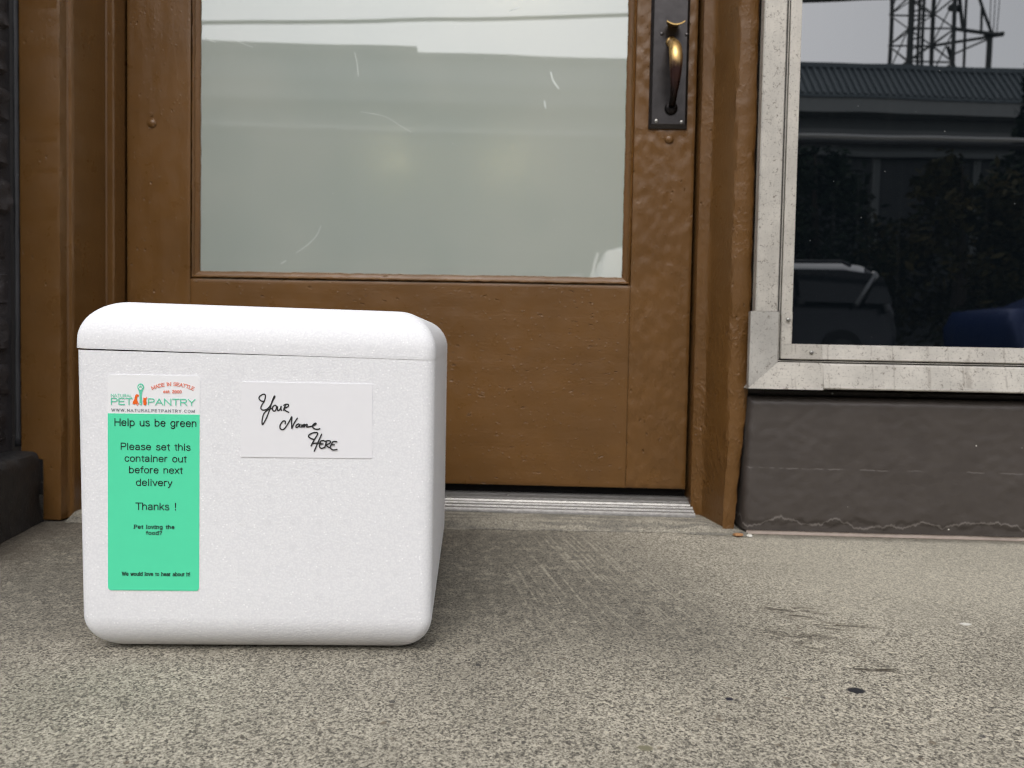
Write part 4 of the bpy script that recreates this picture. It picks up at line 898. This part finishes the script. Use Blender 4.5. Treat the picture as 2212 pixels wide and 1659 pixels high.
# parked cars
def car(name, loc, rz, body_col, prof, glass, ww, label, rails, screen=None):
    t = empty(name, loc, label, 'car', None, rz)
    mp = plain(name+'_paint', body_col, 0.22, 0.35, 0.02, Coat_Weight=0.15)
    mg = plain(name+'_glass', (0.010, 0.012, 0.015), 0.05)
    rub = plain(name+'_rubber', (0.018, 0.018, 0.018), 0.8); hub = plain(name+'_hub', (0.06, 0.06, 0.062), 0.5, 0.5)
    belt = 0.98; half = lambda z: ww if z < belt else ww-0.24*(z-belt)/(0.75)
    mb = MB(); n = len(prof); steps = 9; Ls = []
    for k2 in range(steps):
        q = -1+2*k2/(steps-1); L = []
        for x, z in prof:
            sh = 1-0.03*abs(q)**6; zz = z-(0.12*q*q+0.04*abs(q)**8 if z > 1.0 else 0)
            L.append((x*sh, half(z)*math.copysign(1-(1-abs(q))**1.6, q), zz))
        Ls.append(L)
    mb.loops(Ls); bmesh.ops.recalc_face_normals(mb.bm, faces=mb.bm.faces)
    if rails:
        up_ = [f for f in mb.bm.faces if min(v.co.z for v in f.verts) > 1.45 and f.normal.z > 0.2]
        r_ = MB(); vm = {}
        for f in up_: r_.face([vm.setdefault(v.index if v.index >= 0 else id(v), r_.v(*v.co)) if v not in vm else vm[v] for v in f.verts]) if False else r_.face([r_.v(v.co.x, v.co.y, v.co.z+0.004) for v in f.verts])
        bmesh.ops.remove_doubles(r_.bm, verts=r_.bm.verts, dist=0.0005)
        r_.build('roof', plain(name+'_roof_paint', (0.66, 0.67, 0.68), 0.35, 0.1), t, smooth=60)  # sky reflection on the dark van's roof, painted as a pale colour
    body = mb.build('body', mp, t, smooth=40)
    for sd in (-1, 1):
        if rails:
            for pa, pb in (((-1.93, 1.08), (-1.13, 1.57)), ((2.06, 1.50), (2.20, 0.97)), ((1.66, 1.05), (2.07, 1.53))):
                p_ = MB(); p_.tube([(pa[0], sd*(half(pa[1])-0.05), pa[1]), (pb[0], sd*(half(pb[1])-0.05), pb[1])], 0.05, 8); p_.build('pillar', plain(name+'_pillar', (0.30, 0.31, 0.32), 0.35, 0.2), t, smooth=180)
        for gl in glass:
            g_ = MB(); g_.loops([[(x, sd*(half(z)+off), z) for x, z in gl] for off in (0.006, -0.02)]); g_.build('side_window', mg, t)
        if rails:
            r_ = MB(); r_.tube([(x, sd*(ww-0.205), z) for x, z in rails], 0.028, 8); r_.build('roof_rail', mp, t, smooth=180)
        for wx in (prof[0][0]+0.95, prof[-1][0]-0.0+0):
            pass
    if screen:
        (xa, za), (xb, zb) = screen; nx_, nz_ = (zb-za)*-1, (xb-xa); ln_ = math.hypot(nx_, nz_); sg = -1 if nz_ < 0 else 1; nx_, nz_ = nx_/ln_*sg, nz_/ln_*sg
        g_ = MB(); g_.loops([[(xa+nx_*o_, -half(za)+0.10, za+nz_*o_), (xa+nx_*o_, half(za)-0.10, za+nz_*o_), (xb+nx_*o_, half(zb)-0.09, zb+nz_*o_-0.02), (xb+nx_*o_, -half(zb)+0.09, zb+nz_*o_-0.02)] for o_ in (-0.06, 0.008)]); g_.build('windscreen', mg, t)
    L0, L1 = min(p[0] for p in prof), max(p[0] for p in prof)
    for wx in (L0+0.92, L1-0.95):
        for sd in (-1, 1):
            w_ = MB(); w_.tube([(wx, sd*(ww-0.18), 0.34), (wx, sd*(ww+0.012), 0.34)], 0.34, 24); wo = w_.build('wheel', rub, t, smooth=40)
            h_ = MB(); h_.tube([(wx, sd*(ww+0.0), 0.34), (wx, sd*(ww+0.025), 0.34)], 0.20, 18); h_.build('rim', hub, wo, smooth=40)
    for sd in (-1, 1):
        m_ = MB(); m_.box((L1-1.75, sd*(ww+0.02), 1.0), (L1-1.63, sd*(ww+0.17), 1.13), 0.03); m_.build('mirror', mp, t)
        h_ = MB(); h_.box((L1-0.20, sd*(ww-0.45), 0.62), (L1-0.02, sd*(ww-0.10), 0.76), 0.03); h_.build('headlight', hub, t)
    return t
van = [(-2.75, 0.30), (-2.78, 0.70), (-2.62, 0.92), (-1.95, 1.12), (-1.72, 1.22), (-1.15, 1.70), (-0.95, 1.80), (0.2, 1.87), (1.6, 1.86), (1.95, 1.82), (2.18, 1.70), (2.34, 1.15), (2.38, 0.70), (2.36, 0.30)]
van = [(x, z*0.93) for x, z in van]
car('parked_van', (2.95, -10.0, -0.13), R(-9), (0.018, 0.02, 0.025), van, [[(x, z*0.93) for x, z in g_] for g_ in [[(-1.55, 1.16), (-1.05, 1.62), (-0.40, 1.67), (-0.40, 1.16)], [(-0.33, 1.16), (-0.33, 1.67), (0.72, 1.69), (0.72, 1.16)], [(0.79, 1.16), (0.79, 1.69), (2.02, 1.64), (1.62, 1.16)], [(1.78, 1.16), (2.09, 1.60), (2.16, 1.58), (2.24, 1.16)]]], 0.95, 'dark van with sky-pale roof parked across the street, reflected low in both panes', [(-0.7, 1.63), (-0.6, 1.67), (1.5, 1.69), (1.65, 1.63)])
sed = [(-2.3, 0.28), (-2.35, 0.72), (-2.22, 0.98), (-1.55, 1.08), (-0.85, 1.42), (-0.2, 1.47), (0.35, 1.42), (1.1, 1.02), (2.0, 0.90), (2.25, 0.70), (2.28, 0.28)]
car('parked_sedan', (8.75, -9.4, -0.13), R(-4), (0.010, 0.030, 0.13), sed, [[(-1.25, 1.06), (-0.85, 1.34), (-0.25, 1.39), (-0.25, 1.06)], [(-0.18, 1.06), (-0.18, 1.39), (0.30, 1.34), (0.85, 1.06)]], 0.88, 'dark blue sedan parked across the street, reflected in the lower right of the shop window', None)
hat = [(-2.0, 0.30), (-2.05, 0.75), (-1.95, 1.02), (-1.55, 1.42), (-1.2, 1.50), (-0.2, 1.52), (0.12, 1.46), (0.95, 1.00), (1.70, 0.90), (1.98, 0.72), (2.0, 0.30)]
car('parked_hatchback', (1.27, -6.05, -0.13), R(90), (0.62, 0.63, 0.64), hat, [[(-1.45, 1.06), (-1.22, 1.40), (-0.55, 1.43), (-0.55, 1.06)], [(-0.48, 1.06), (-0.48, 1.43), (0.02, 1.40), (0.62, 1.06)]], 0.78, 'white hatchback parked nose to the kerb, its corner reflected low in the door glass', None, ((0.88, 1.04), (0.20, 1.42)))
